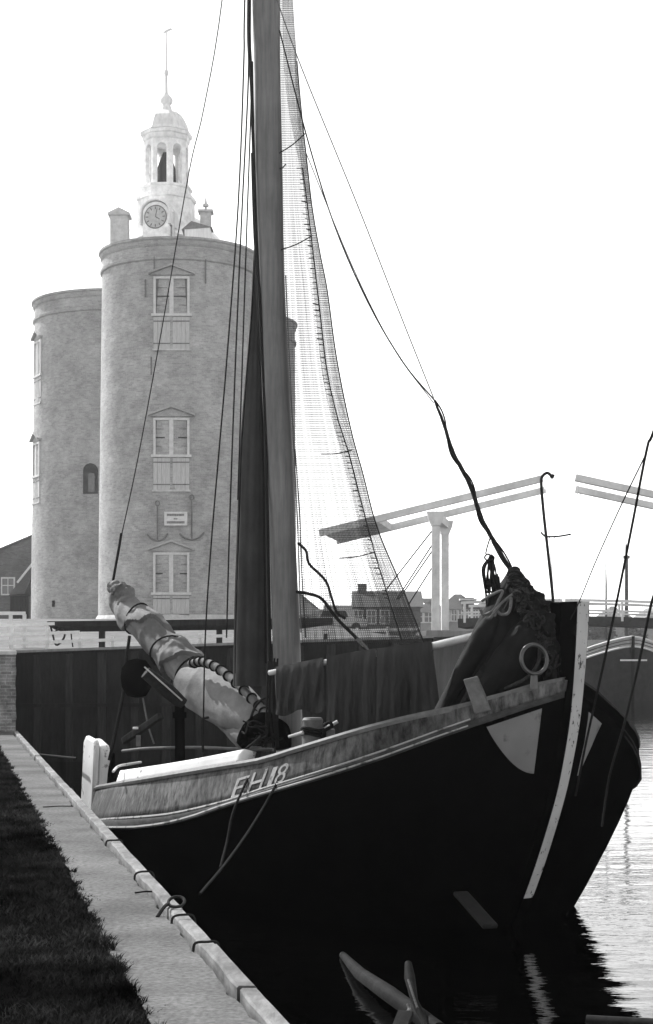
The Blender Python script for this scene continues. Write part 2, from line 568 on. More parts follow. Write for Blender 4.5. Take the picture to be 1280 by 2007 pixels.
# coping timbers
joints = [2.2, 5.0, 7.9, 9.05, 10.4, 13.9, 19.5, 25.8, 34.0]
desc = ['coping timber lowest along the quay edge, cut off by the picture frame', 'coping timber beside the darkest corner of the grass, with broken inner edge',
        'short coping timber next below the bolted iron strap', 'coping timber between the iron strap and the mooring ring', 'coping timber between the mooring ring and the crossing straps near the hull rope',
        'pale coping timber just below the stern of the black boat', 'coping timber alongside the white rudder of the boat', 'farthest narrow coping timber ending at the brick pier']
for i in range(len(joints)-1):
    a, e = joints[i]+0.012, joints[i+1]-0.012
    mb = MB()
    n = max(6, int((e-a)*6))
    sd_ = i*3.1
    def sec(k):
        d = a+(e-a)*k/n
        w0 = 0.003*noise1(d*2, sd_)
        w1 = 0.008*noise1(d*3, sd_+5)+0.002*noise1(d*17, sd_)
        zz = QZ+0.028+0.003*noise1(d*3, sd_)+0.004*(i % 3)
        xo, xi = quay_x(d, 0.0+w0*0.5), quay_x(d, 0.094+w1)
        return [(xo, d, QZ-0.16), (xo, d, zz-0.012), (xo-0.012, d, zz), (xi+0.01, d, zz), (xi, d, zz-0.01), (xi, d, QZ-0.16)]
    rings = [sec(k) for k in range(n+1)]
    vs = [p for r_ in rings for p in r_]
    fs = [(k*6+j, k*6+(j+1) % 6, (k+1)*6+(j+1) % 6, (k+1)*6+j) for k in range(n) for j in range(6)]
    fs += [tuple(range(5, -1, -1)), tuple(n*6+j for j in range(6))]
    mb.add(vs, fs)
    single('coping_timber', mb, M_coping, desc[i], 'coping timber', 'coping timbers along the quay edge')
# iron straps and the ring across the coping
def strap(d, rise, lab):
    mb = MB()
    p = [Vector((quay_x(d, 0.13), d-0.02, QZ-0.01)), Vector((quay_x(d, 0.12), d, QZ+0.035+rise*0.4)), Vector((quay_x(d, 0.06), d+0.012, QZ+0.04+rise)),
         Vector((quay_x(d, 0.0), d+0.01, QZ+0.036+rise*0.4)), Vector((quay_x(d, -0.014), d, QZ-0.05))]
    mb.tube(smooth_path(p, 5), 0.008, 6)
    single('iron_strap', mb, M_iron, lab, 'iron strap', 'iron straps across the coping', smooth=True)
strap(14.02, 0.0, 'flat black iron strap crossing the coping just below the boat stern')
strap(11.9, 0.015, 'doubled iron strap crossing the coping above the mooring ring')
strap(9.95, 0.012, 'arched iron strap crossing the coping just below the mooring ring')
strap(9.08, 0.0, 'thick iron strap nearest the camera on the coping')
ring_t = thing('mooring_ring', (quay_x(10.35, 0.09), 10.35, QZ+0.03), 'black iron mooring ring lying on the coping timber', 'mooring ring')
MB().tube([Vector((quay_x(10.35, 0.05), 10.39, QZ+0.065))+Vector((0.05*math.cos(a), 0.065*math.sin(a), 0.022*math.sin(a))) for a in np.linspace(0, 2*math.pi, 22)], 0.010, 6).build('ring', M_iron, ring_t, smooth=True)
MB().tube(smooth_path([(quay_x(10.35, 0.15), 10.2, QZ+0.0), (quay_x(10.35, 0.115), 10.27, QZ+0.05), (quay_x(10.35, 0.10), 10.36, QZ+0.055)], 4), 0.012, 6).build('staple', M_iron, ring_t, smooth=True)

# grass
mb = MB()
def blade(x, y, h, lean, w):
    a = random.uniform(0, math.tau)
    dx, dy = math.cos(a)*w, math.sin(a)*w
    b_ = random.uniform(0, math.tau)
    lx, ly = math.cos(b_)*lean, math.sin(b_)*lean
    z = QZ-0.01
    o = len(mb.v)
    mb.v += [Vector((x-dx, y-dy, z)), Vector((x+dx, y+dy, z)), Vector((x+lx*0.45+dx*0.6, y+ly*0.45+dy*0.6, z+h*0.65)), Vector((x+lx*0.45-dx*0.6, y+ly*0.45-dy*0.6, z+h*0.65)), Vector((x+lx, y+ly, z+h))]
    mb.f += [[o, o+1, o+2, o+3], [o+3, o+2, o+4]]
    mb.uv += [None, None]
cnt = 0
while cnt < 98000:
    d = 5.6+27*random.random()**2.2
    u = random.random()**1.4
    wmax = 0.32+0.02*d+ (d*0.1939 + quay_x(d, 0.56) if d*0.1939 + quay_x(d, 0.56) > 0 else 0)
    edge = 0.04*noise1(d*5, 1)+0.03*noise1(d*13, 4)
    off = 0.575+edge+u*wmax
    if random.random() < 0.22:
        off += 2.2*random.random()**1.5
    x = quay_x(d, off)
    clump = noise1(x*6+d*2.3, 3)+noise1(d*5-x*9, 7)
    if clump < -0.35 and random.random() < 0.6:
        continue
    h = (0.018+0.03*random.random()+0.018*max(0, clump))
    blade(x, d, h, h*random.uniform(0.4, 1.3), 0.0009+0.00032*d)
    cnt += 1
# stray tufts over the path edge
for k in range(26):
    d = 5.8+20*random.random()**1.6
    for q in range(60):
        blade(quay_x(d, 0.56+random.gauss(0, 0.03)), d+random.gauss(0, 0.09), random.uniform(0.008, 0.022), random.uniform(0.01, 0.03), 0.0008+0.0003*d)
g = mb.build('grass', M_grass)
tag(g, 'dark short grass growing beside the walkway', 'grass', kind='stuff')
for (px, py, L, ang, lab) in ((115, 1583, 0.16, 0.1, 'thin dry twig lying on the walkway near the grass'), (285, 1752, 0.07, 0.0, 'small dark twig lying on the walkway close to the coping')):
    d = FPX*(CAMZ-QZ)/(py-HOR)
    p = P(px, py, d)
    single('twig', MB().tube(smooth_path([p+Vector((-L, -0.1*L, 0.008)), p+Vector((0, 0, 0.016)), p+Vector((L*0.9, 0.25*L, 0.012))], 4), 0.006, 5), M_rope, lab, 'twig')

# brick pier at the end of the quay
p0, p1 = P(31, HOR, 34.2), P(29, HOR, 46.5)
mb = MB()
nb = 24
def pier_face(u, v):
    return (p0.x-20*(1-u)+(0.02*noise1(v*20, 4) if u == 1 else 0), 34.2+0.015*noise1(v*18+u*40, 2), 0.6+v*2.36)
mb.grid(pier_face, 40, nb, us=20, vs_=2.36)
mb.add([(p0.x, 34.2, 0.6), (p1.x, 46.5, 0.6), (p1.x, 46.5, 2.96), (p0.x, 34.2, 2.96)], [(0, 1, 2, 3)], [[(0, 0), (12, 0), (12, 2.36), (0, 2.36)]])
pier = thing('brick_pier', (p0.x-10, 34.2, 0.6), 'weathered brick pier with pale coping where the walkway ends', 'pier')
mb.build('wall', M_brick_pier, pier)
MB().prism([(p0.x-20, 34.12, 2.96), (p0.x+0.03, 34.12, 2.96), (p1.x+0.03, 46.5, 2.96), (p1.x-20, 46.5, 2.96)], (0, 0, 0.09)).build('coping', M_stone, pier, bevel=0.02)

# harbour land behind the sheet-pile wall
WD = 46.5
def wall_top(x):
    return 3.03+(x+8.5)*0.036
def land_z(x, y):
    t = min(max((y-47.5)/28, 0), 1)
    zt = wall_top(min(max(x, -9), 4))
    side = min(max((x+1.0)/5, 0), 1)
    return zt*(1-t)+(4.55*(1-side)+3.55*side)*t
def land(u, v):
    y = WD+0.25+v*v*170
    xr = 4.25+max(0, y-58)*0.045
    x = -90+(xr+90)*(1-(1-u)**2)
    return (x, y, land_z(x, y)+0.01*noise1(x*2+y, 2))
struct('land', MB().grid(land, 60, 60), M_land, smooth=True)
mb = MB()
mb.add([(4.25, 46.7, -1), (4.25+0, 58, -1), (4.25+158.8*0.045, 216.8, -1), (4.25+158.8*0.045, 216.8, 3.55), (4.25, 58, 3.5), (4.25, 46.7, 3.46)], [(0, 1, 4, 5), (1, 2, 3, 4)])
struct('land_edge', mb, M_concrete)
# sheet-pile wall
wall = thing('timber_wall', (-8.5, WD, 0), 'black tarred harbour wall with upright piles below the railing', 'harbour wall')
xl, xr = -9.4, 2.95
mb = MB()
mb.add([(xl, WD, -1), (xr, WD, -1), (xr, WD, wall_top(xr)), (xl, WD, wall_top(xl)), (xl, WD+0.25, -1), (xr, WD+0.25, -1), (xr, WD+0.25, wall_top(xr)), (xl, WD+0.25, wall_top(xl))],
       [(0, 1, 2, 3), (4, 7, 6, 5), (3, 2, 6, 7), (0, 4, 5, 1), (0, 3, 7, 4), (1, 5, 6, 2)])
mb.build('planking', M_tar, wall)
k = 0
x = xl+0.5
while x < xr:
    w = 0.2+0.06*random.random()
    MB().box((x, WD-0.07, (wall_top(x)-1)/2-0.05), (w, 0.13, wall_top(x)+0.9)).build('pile', M_tar2, wall, bevel=0.02)
    x += 0.86+0.12*random.random()
MB().beam((xl, WD-0.16, 1.55), (xr, WD-0.16, 1.62), 0.06, 0.10).build('waler', M_tar, wall)
MB().beam((xl, WD-0.06, wall_top(xl)+0.012), (xr, WD-0.06, wall_top(xr)+0.012), 0.42, 0.07).build('capping', M_concrete, wall)
# railing on the wall
rail = thing('railing', (-10, WD+0.55, 3.0), 'white painted two-bar railing along the top of the harbour wall', 'railing')
for h, x0, x1 in ((0.76, -12, -7.6), (0.5, -12, -6.9), (0.25, -12, 2.6)):
    MB().beam((x0, WD+0.55, wall_top(x0)+h), (x1, WD+0.55, wall_top(x1)+h), 0.04, 0.085).build('rail', M_white, rail)
for px in (-30, 23, 92, 156, 220, 292, 392, 470, 540, 618, 645, 700, 760):
    x = (px-CX)/FPX*(WD+0.6)
    MB().box((x, WD+0.62, wall_top(x)+0.36 if px < 95 else wall_top(x)+0.16), (0.075, 0.075, 0.82 if px < 95 else 0.36)).build('post', M_white, rail)
# long dark baulk on the quay top
bk = thing('timber_baulk', P(280, 1240, WD+1.1), 'long dark tarred baulk lying level in front of the tower foot', 'timber baulk')
ya = WD+1.15
A, B_ = P(95, 1218, ya), P(652, 1211, ya)
def bsec(t):
    c = A.lerp(B_, t)
    hh = 0.30 if t > 0.04 else 0.12+0.18*t/0.04
    if t > 0.88:
        hh = 0.30-0.11*(t-0.88)/0.12
    return [(c.x, c.y-0.22, c.z), (c.x, c.y-0.24, c.z-hh*0.55), (c.x, c.y-0.12, c.z-hh), (c.x, c.y+0.2, c.z-hh), (c.x, c.y+0.24, c.z)]
rings = [bsec(t) for t in np.linspace(0, 1, 40)]
mb = MB()
mb.add([p for r_ in rings for p in r_], [(k*5+j, k*5+(j+1) % 5, (k+1)*5+(j+1) % 5, (k+1)*5+j) for k in range(39) for j in range(5)]+[(4, 3, 2, 1, 0), tuple(39*5+j for j in range(5))])
mb.build('beam', M_tar, bk, smooth=False)
for px in (200, 330, 430, 640):
    q = P(px, 1236, ya)
    MB().box((q.x, q.y, (q.z+wall_top(q.x))/2-0.05), (0.16, 0.2, q.z-wall_top(q.x)+0.15)).build('trestle', M_tar2, bk)
mb = MB()
mb.tube(smooth_path([P(98, 1222, ya-0.3), P(104, 1246, ya-0.3), P(110, 1264, ya-0.3), P(121, 1257, ya-0.3), P(127, 1243, ya-0.3), P(118, 1232, ya-0.3), P(106, 1240, ya-0.3)], 5), 0.028, 6)
mb.tube(smooth_path([P(139, 1238, ya-0.3), P(141, 1256, ya-0.3), P(143, 1268, ya-0.3)], 4), 0.02, 6)
mb.build('hanging_rope', M_rope, bk, smooth=True)

# ------------------------------------------------------------------ the tower
TZ = 4.5
tow = thing('gate_tower', (-7.4, 84, TZ), 'round brick gate tower with a clock and an open lantern on its roof', 'tower')
def zpy(py, d):
    return CAMZ+(HOR-py)/FPX*d
def drum(c, r0, r1, ztop, corn):
    prof = [(r0+0.12, TZ-1.2), (r0+0.12, TZ+0.12), (r0, TZ+0.3), (r0*0.5+r1*0.5, (TZ+ztop)/2), (r1, ztop-1.9)]
    return prof
CD = Vector((-7.38, 84.0, 0))
def lath_drum(name, c, r0, r1, zt, shelf):
    mb = MB()
    prof = [(r0, TZ-1.2), (r0*0.7+r1*0.3, TZ+5), (r0*0.4+r1*0.6, TZ+10), (r1, zt-shelf), (r1, zt-0.05)]
    mb.lathe(c, prof, 96)
    mb.build(name, M_brick, tow, smooth=True)
    mb = MB()
    mb.lathe(c, [(r1, zt-shelf-0.05), (r1+0.09, zt-shelf), (r1+0.10, zt-shelf+0.12), (r1+0.005, zt-shelf+0.17)], 96, cap=False)
    mb.lathe(c, [(r1+0.005, zt-0.42), (r1+0.07, zt-0.36), (r1+0.10, zt-0.16), (r1+0.17, zt-0.1), (r1+0.17, zt), (0.2, zt+0.05)], 96, cap=False)
    mb.build('cornice', M_brick, tow, smooth=True)
    mb = MB()
    mb.lathe(c, [(r0+0.16, TZ-1.2), (r0+0.16, TZ+0.1), (r0+0.02, TZ+0.34)], 96, cap=False)
    mb.build('plinth', M_stone, tow, smooth=True)
lath_drum('drum', CD, 4.0, 3.78, zpy(463, 80.1), 1.05)
LD = Vector(((228-CX)/FPX*98, 98, 0))
lath_drum('drum', LD, 4.92, 4.70, zpy(565, 93.2), 1.15)
RD = Vector(((437-CX)/FPX*108, 108, 0))
lath_drum('drum', RD, 4.72, 4.62, zpy(606, 103.2), 1.3)
MB().lathe((-8.4, 98, 0), [(5.0, TZ-1.2), (4.8, 21.6)], 48).build('core', M_brick, tow, smooth=True)
# main roof
LX, LY = (326-CX)/FPX*92, 92.0
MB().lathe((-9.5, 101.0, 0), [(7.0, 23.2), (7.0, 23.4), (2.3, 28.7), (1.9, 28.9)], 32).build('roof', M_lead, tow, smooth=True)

def drum_frame(c, r, ang, z):
    """point on a drum and its outward and tangent directions; ang from the camera-facing side"""
    n = Vector((math.sin(ang), -math.cos(ang), 0))
    return Vector((c.x, c.y, z))+n*r, n, Vector((math.cos(ang), math.sin(ang), 0))
def bay(c, r, ang, ztop, zmid, zbot, w, pediment=True, over=0.24):
    def at(x, z, o):
        p, n, t = drum_frame(c, r, ang, z)
        return p+t*x+n*o
    def slab(mb, x0, x1, z0, z1, o0, o1):
        mb.add([at(x0, z0, o0), at(x1, z0, o0), at(x1, z1, o0), at(x0, z1, o0), at(x0, z0, o1), at(x1, z0, o1), at(x1, z1, o1), at(x0, z1, o1)],
               [(0, 1, 2, 3), (7, 6, 5, 4), (0, 4, 5, 1), (1, 5, 6, 2), (2, 6, 7, 3), (3, 7, 4, 0)])
    h = w/2
    mb = MB()
    fw = 0.11
    slab(mb, -h, -h+fw, zmid, ztop, -0.4, 0.06)
    slab(mb, h-fw, h, zmid, ztop, -0.4, 0.06)
    slab(mb, -h+fw, h-fw, ztop-fw, ztop, -0.4, 0.06)
    slab(mb, -0.10, 0.10, zmid, ztop-fw, -0.4, 0.055)
    slab(mb, -h-0.1, h+0.1, zmid-0.12, zmid, -0.4, 0.10)
    win = mb.build('window', M_frame, tow)
    mb = MB()
    for s in (-1, 1):
        x0, x1 = (0.10, h-fw) if s > 0 else (-h+fw, -0.10)
        slab(mb, x0, x1, zmid, ztop-fw, -0.30, -0.06)
    mb.build('pane', M_glass, win)
    zc = (zmid+ztop-fw)/2
    for s in (-1, 1):
        x0, x1 = (0.10, h-fw) if s > 0 else (-h+fw, -0.10)
        for q, hb, ob in ((0.25, 0.008, -0.01), (0.5, 0.03, 0.0), (0.75, 0.008, -0.01)):
            zz = zmid+(ztop-fw-zmid)*q
            mb = MB()
            slab(mb, x0, x1, zz-hb, zz+hb, -0.06, ob)
            mb.build('glazing_bar', M_bridge_dark, win)
    for s in (-1, 1):
        x0, x1 = (0.06, h) if s > 0 else (-h, -0.06)
        mb = MB()
        nb_ = 4
        for k in range(nb_):
            a0, a1 = x0+(x1-x0)*k/nb_, x0+(x1-x0)*(k+1)/nb_
            slab(mb, a0+0.006, a1-0.006, zbot, zmid-0.16, -0.4, 0.04+0.004*(k % 2))
        sh = mb.build('shutter', M_shutter, tow)
        hh = zmid-0.16-zbot
        for q in (0.15, 0.85):
            mb = MB()
            slab(mb, x0, x1, zbot+hh*q, zbot+hh*q+0.05, 0.03, 0.065)
            mb.build('hinge', M_wall_iron, sh)
    mb = MB()
    slab(mb, -h-0.06, h+0.06, zbot-0.09, zbot, -0.4, 0.09)
    mb.build('sill', M_stone, tow)
    if pediment:
        mb = MB()
        zp = ztop+0.08
        e = h+over
        for s in (-1, 1):
            a0, a1, z0, z1 = s*e, 0, zp+0.02, zp+0.42
            th = 0.10
            mb.add([at(a0, z0, -0.3), at(a1, z1, -0.3), at(a1, z1+th, -0.3), at(a0, z0+th, -0.3), at(a0, z0, 0.22), at(a1, z1, 0.22), at(a1, z1+th, 0.22), at(a0, z0+th, 0.22)],
                   [(0, 1, 2, 3), (7, 6, 5, 4), (0, 4, 5, 1), (1, 5, 6, 2), (2, 6, 7, 3), (3, 7, 4, 0)])
        mb.add([at(-e, zp, 0.05), at(e, zp, 0.05), at(0, zp+0.42, 0.05)], [(0, 1, 2)])
        mb.build('pediment', M_brick, tow)
cd = 80.1
for (py0, py1, py2, rr) in ((541, 614, 683, 3.80), (819, 891, 960, 3.87), (1083, 1161, 1212, 3.94)):
    bay(CD, rr, 0.0, zpy(py0, cd), zpy(py1, cd), zpy(py2, cd), 1.72)
la = -R(64)
dl = 98-4.7*math.cos(la)
for (py0, py1, py2, rl_) in ((668, 735, 790, 4.68), (868, 932, 985, 4.76)):
    bay(LD, rl_, la, zpy(py0, dl), zpy(py1, dl), zpy(py2, dl), 1.35, over=0.12)
# arched window beside the crease of the two drums
ang = -R(10)
p, n, t = drum_frame(LD, 4.80, ang, 0)
q = []
zb, zt_ = zpy(968, 93.3), zpy(908, 93.3)
mb = MB()
pts = [(-0.42, zb), (0.42, zb), (0.42, zt_-0.4)]+[(0.42*math.cos(a), zt_-0.4+0.4*math.sin(a)) for a in np.linspace(0, math.pi, 9)[1:-1]]+[(-0.42, zt_-0.4)]
mb.prism([Vector((p.x, p.y, z))+t*x-n*0.3 for x, z in pts], n*0.34)
aw = mb.build('arched_window', M_bridge_dark, tow)
mb = MB()
mb.prism([Vector((p.x, p.y, z))+t*x+n*0.04 for x, z in ((-0.12, zb+0.1), (0.25, zb+0.1), (0.25, zt_-0.55), (-0.12, zt_-0.55))], n*0.02)
mb.build('pane', M_glass, aw)
# loophole in the left drum
p, n, t = drum_frame(LD, 4.90, -R(38), zpy(1183, 94))
MB().box(p, (0.16, 0.12, 0.35), rz=-R(38)).build('loophole', M_dark_open, tow)
# wall ties
for (px, py0, py1) in ((285, 548, 582), (303, 503, 535), (402, 508, 556), (297, 700, 735)):
    x = (px-CX)/FPX*80.3-CD.x
    ang = math.asin(x/3.82)
    d_ = 84-3.82*math.cos(ang)
    a, _, _ = drum_frame(CD, 3.86, ang, zpy(py0, d_))
    b_, _, _ = drum_frame(CD, 3.86, ang, zpy(py1, d_))
    MB().tube([a, b_], 0.035, 6).build('wall_tie', M_wall_iron, tow)
# two anchors fixed to the wall
for (px, y0, y1, e, lab) in ((310, 984, 1058, 20, 'ship anchor on the wall, to the left of the plaque'), (375, 972, 1056, 23, 'ship anchor on the wall, to the right of the plaque')):
    mb = MB()
    def wp(x, y):
        xx = (x-CX)/FPX*80.2-CD.x
        ang = math.asin(xx/3.9)
        d_ = 84-3.9*math.cos(ang)
        return drum_frame(CD, 4.02, ang, zpy(y, d_))[0]
    mb.tube([wp(px, y0+6), wp(px, y1)], 0.035, 6)
    mb.tube(smooth_path([wp(px-e, y1-10), wp(px-e*0.6, y1-2), wp(px, y1+2), wp(px+e*0.6, y1-2), wp(px+e, y1-12)], 5), 0.04, 6)
    mb.tube([wp(px+4*math.cos(a), y0+3+5*math.sin(a)) for a in np.linspace(0, 2*math.pi, 14)], 0.025, 6)
    mb.build('wall_anchor', M_wall_iron, tow, smooth=True)
# plaque
pa, pb = P(322, 1003, 79.96), P(367, 1030, 79.96)
pl = MB()
pl.box(((pa.x+pb.x)/2, 80.02, (pa.z+pb.z)/2), (abs(pb.x-pa.x), 0.16, abs(pa.z-pb.z)))
plo = pl.build('plaque', M_white, tow)
mb = MB()
xs0, xs1 = pa.x+0.13, pb.x-0.13
def text_bars(z, h, n, x0, x1):
    x = x0
    while x < x1-0.02:
        w = random.uniform(0.025, 0.05)
        mb.box((x+w/2, 79.935, z), (w*0.8, 0.012, h))
        x += w+0.012
text_bars(pa.z-0.15, 0.11, 9, xs0, xs1)
text_bars((pa.z+pb.z)/2-0.01, 0.06, 3, xs0+0.32, xs1-0.32)
text_bars(pb.z+0.15, 0.11, 9, xs0, xs1)
mb.build('lettering', M_paint_dark, plo)

# lantern
SCL = FPX/92
def zl(py):
    return CAMZ+(HOR-py)/SCL
lan = []
O = (LX, LY, 0)
base = MB()
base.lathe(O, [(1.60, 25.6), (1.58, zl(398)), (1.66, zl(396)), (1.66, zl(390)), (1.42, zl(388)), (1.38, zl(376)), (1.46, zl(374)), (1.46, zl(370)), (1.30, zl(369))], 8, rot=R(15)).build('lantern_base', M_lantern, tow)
# arcade: eight piers with arches
lr = 1.24
rot0 = R(15)
for k in range(8):
    a0 = rot0+k*math.pi/4
    a1 = a0+math.pi/4
    v0 = Vector((LX+lr*math.cos(a0), LY+lr*math.sin(a0), 0))
    v1 = Vector((LX+lr*math.cos(a1), LY+lr*math.sin(a1), 0))
    t = (v1-v0); W = t.length; t.normalize()
    nn = Vector((math.cos((a0+a1)/2), math.sin((a0+a1)/2), 0))
    z0, z1, zs = zl(370), zl(282), zl(300)
    hw = W/2*0.58
    up = []
    ow = [(0, z0), (W/2-hw, z0), (W/2-hw, zs)]+[(W/2-hw*math.cos(a), zs+hw*0.95*math.sin(a)) for a in np.linspace(0, math.pi, 9)[1:-1]]+[(W/2+hw, zs), (W/2+hw, z0), (W, z0), (W, z1), (0, z1)]
    mb = MB()
    # left pier, right pier, spandrel in strips
    def q4(pp):
        mb.prism([v0+t*x+Vector((0, 0, z))-nn*0.2 for x, z in pp], nn*0.2)
    q4([(0, z0), (W/2-hw, z0), (W/2-hw, zs), (0, zs)])
    q4([(W/2+hw, z0), (W, z0), (W, zs), (W/2+hw, zs)])
    arc = [(W/2-hw*math.cos(a), zs+hw*0.95*math.sin(a)) for a in np.linspace(0, math.pi, 9)]
    xsu = [0]+[x for x, _ in arc]+[W]
    zlow = [zs]+[z for _, z in arc]+[zs]
    for i in range(len(xsu)-1):
        if xsu[i+1]-xsu[i] > 1e-5:
            q4([(xsu[i], zlow[i]), (xsu[i+1], zlow[i+1]), (xsu[i+1], z1), (xsu[i], z1)])
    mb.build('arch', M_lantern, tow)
MB().lathe(O, [(0.55, zl(372)), (0.5, zl(330)), (0.2, zl(300))], 12).build('bell', M_iron, tow, smooth=True)
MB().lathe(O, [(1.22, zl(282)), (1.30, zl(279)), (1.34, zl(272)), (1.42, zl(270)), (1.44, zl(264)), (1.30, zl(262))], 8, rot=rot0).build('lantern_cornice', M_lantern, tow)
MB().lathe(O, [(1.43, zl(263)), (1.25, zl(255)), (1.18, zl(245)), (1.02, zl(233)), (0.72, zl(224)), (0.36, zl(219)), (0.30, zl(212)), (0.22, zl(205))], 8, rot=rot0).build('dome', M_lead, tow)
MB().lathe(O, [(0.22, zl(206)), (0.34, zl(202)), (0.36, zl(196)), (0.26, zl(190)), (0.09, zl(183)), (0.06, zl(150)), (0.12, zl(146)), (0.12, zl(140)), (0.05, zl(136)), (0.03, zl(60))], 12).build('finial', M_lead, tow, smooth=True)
mb = MB()
c_ = Vector((LX+0.03, LY, zl(62)))
mb.prism([c_+Vector((-0.25, 0, -0.1)), c_+Vector((0.0, 0, -0.02)), c_+Vector((0.32, 0, 0.14)), c_+Vector((0.2, 0, 0.2)), c_+Vector((-0.05, 0, 0.1))], (0, 0.04, 0))
mb.build('weathervane', M_lead, tow)
# clock dormer
ck = P(305, 425, 89.6)
q = Matrix.Rotation(R(-12), 3, 'Z')
mb = MB()
pr = [(-0.72, -1.2), (0.72, -1.2), (0.72, 0.2)]+[(0.72*math.cos(a), 0.2+0.62*math.sin(a)) for a in np.linspace(0, math.pi, 13)[1:-1]]+[(-0.72, 0.2)]
mb.prism([ck+q @ Vector((x, 0.0, z)) for x, z in pr], q @ Vector((0, 1.6, 0)))
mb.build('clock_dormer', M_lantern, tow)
mb = MB()
pr2 = [(0.80, -0.4)]+[(0.80*math.cos(a), 0.2+0.70*math.sin(a)) for a in np.linspace(0, math.pi, 13)]+[(-0.80, -0.4)]
for i in range(len(pr2)-1):
    (xa, za), (xb, zb_) = pr2[i], pr2[i+1]
    mb.beam(ck+q @ Vector((xa, 0.7, za)), ck+q @ Vector((xb, 0.7, zb_)), 1.7, 0.07, up=q @ Vector((0.5*(xa+xb)+0.001, 0, 0.5*(za+zb_)-0.2)))
mb.build('dormer_roof', M_lead, tow)
mb = MB()
mb.tube([ck+q @ Vector((0.60*math.cos(a), -0.02, 0.60*math.sin(a))) for a in np.linspace(0, 2*math.pi, 33)], 0.032, 6)
cf = mb.build('clock_face', M_wall_iron, tow, smooth=True)
mb = MB()
mb.prism([ck+q @ Vector((0.58*math.cos(a), -0.035, 0.58*math.sin(a))) for a in np.linspace(0, 2*math.pi, 32, endpoint=False)], q @ Vector((0, 0.03, 0)))
mb.build('dial', M_stone, cf)
mb = MB()
for k in range(12):
    a = k*math.pi/6
    d0, d1 = Vector((math.cos(a), 0, math.sin(a))), 0
    mb.beam(ck+q @ (d0*0.40+Vector((0, -0.045, 0))), ck+q @ (d0*0.54+Vector((0, -0.045, 0))), 0.05, 0.015, up=q @ Vector((0, 1, 0)))
mb.build('hour_mark', M_wall_iron, cf)
mb = MB()
mb.beam(ck+q @ Vector((0, -0.055, 0)), ck+q @ Vector((0.1, -0.055, 0.42)), 0.035, 0.01, up=q @ Vector((0, 1, 0)))
mb.beam(ck+q @ Vector((0, -0.055, 0)), ck+q @ Vector((0.24, -0.055, -0.14)), 0.045, 0.01, up=q @ Vector((0, 1, 0)))
mb.build('hand', M_wall_iron, cf)
# pilaster strip, chimneys and small dormer round the lantern
MB().box(P(340, 440, 89.9), (0.12, 0.3, 1.3)).build('pilaster', M_white, tow)
def chimney(px0, px1, pyt, pyb, d, pot):
    a, b2 = P(px0, pyt, d), P(px1, pyb, d)
    w = b2.x-a.x
    mb = MB()
    mb.box(((a.x+b2.x)/2, d, (a.z+b2.z)/2-0.4), (w, w, a.z-b2.z+0.8))
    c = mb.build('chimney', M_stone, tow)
    mb = MB()
    mb.box(((a.x+b2.x)/2, d, a.z+0.06), (w+0.22, w+0.22, 0.12))
    if pot:
        mb.lathe(((a.x+b2.x)/2, d, a.z+0.12), [(0.06, 0), (0.06, 0.2), (0.16, 0.24), (0.16, 0.36), (0.06, 0.42), (0.03, 0.7)], 10)
    else:
        mb.prism([(a.x-0.1, d-w/2-0.1, a.z+0.12), (b2.x+0.1, d-w/2-0.1, a.z+0.12), ((a.x+b2.x)/2, d-w/2-0.1, a.z+0.4)], (0, w+0.2, 0))
    mb.build('cap', M_stone, c)
chimney(218, 252, 426, 500, 88, False)
chimney(393, 414, 418, 470, 91, True)
da, db = P(362, 446, 87.6), P(412, 472, 87.6)
mb = MB().box(((da.x+db.x)/2, 88.2, (da.z+db.z)/2-0.3), (db.x-da.x, 1.3, da.z-db.z+0.6))
dm = mb.build('dormer', M_lead, tow)
mb = MB()
mx_ = da.x+0.35
mb.add([(da.x-0.15, 87.5, da.z-0.12), (mx_, 87.5, da.z+0.32), (db.x+0.1, 87.5, da.z+0.0), (da.x-0.15, 89, da.z-0.12), (mx_, 89, da.z+0.4), (db.x+0.1, 89, da.z+0.1)], [(0, 1, 4, 3), (1, 2, 5, 4), (0, 2, 1), (3, 4, 5), (0, 3, 5, 2)])
mb.build('roof', M_slate_pale, dm)

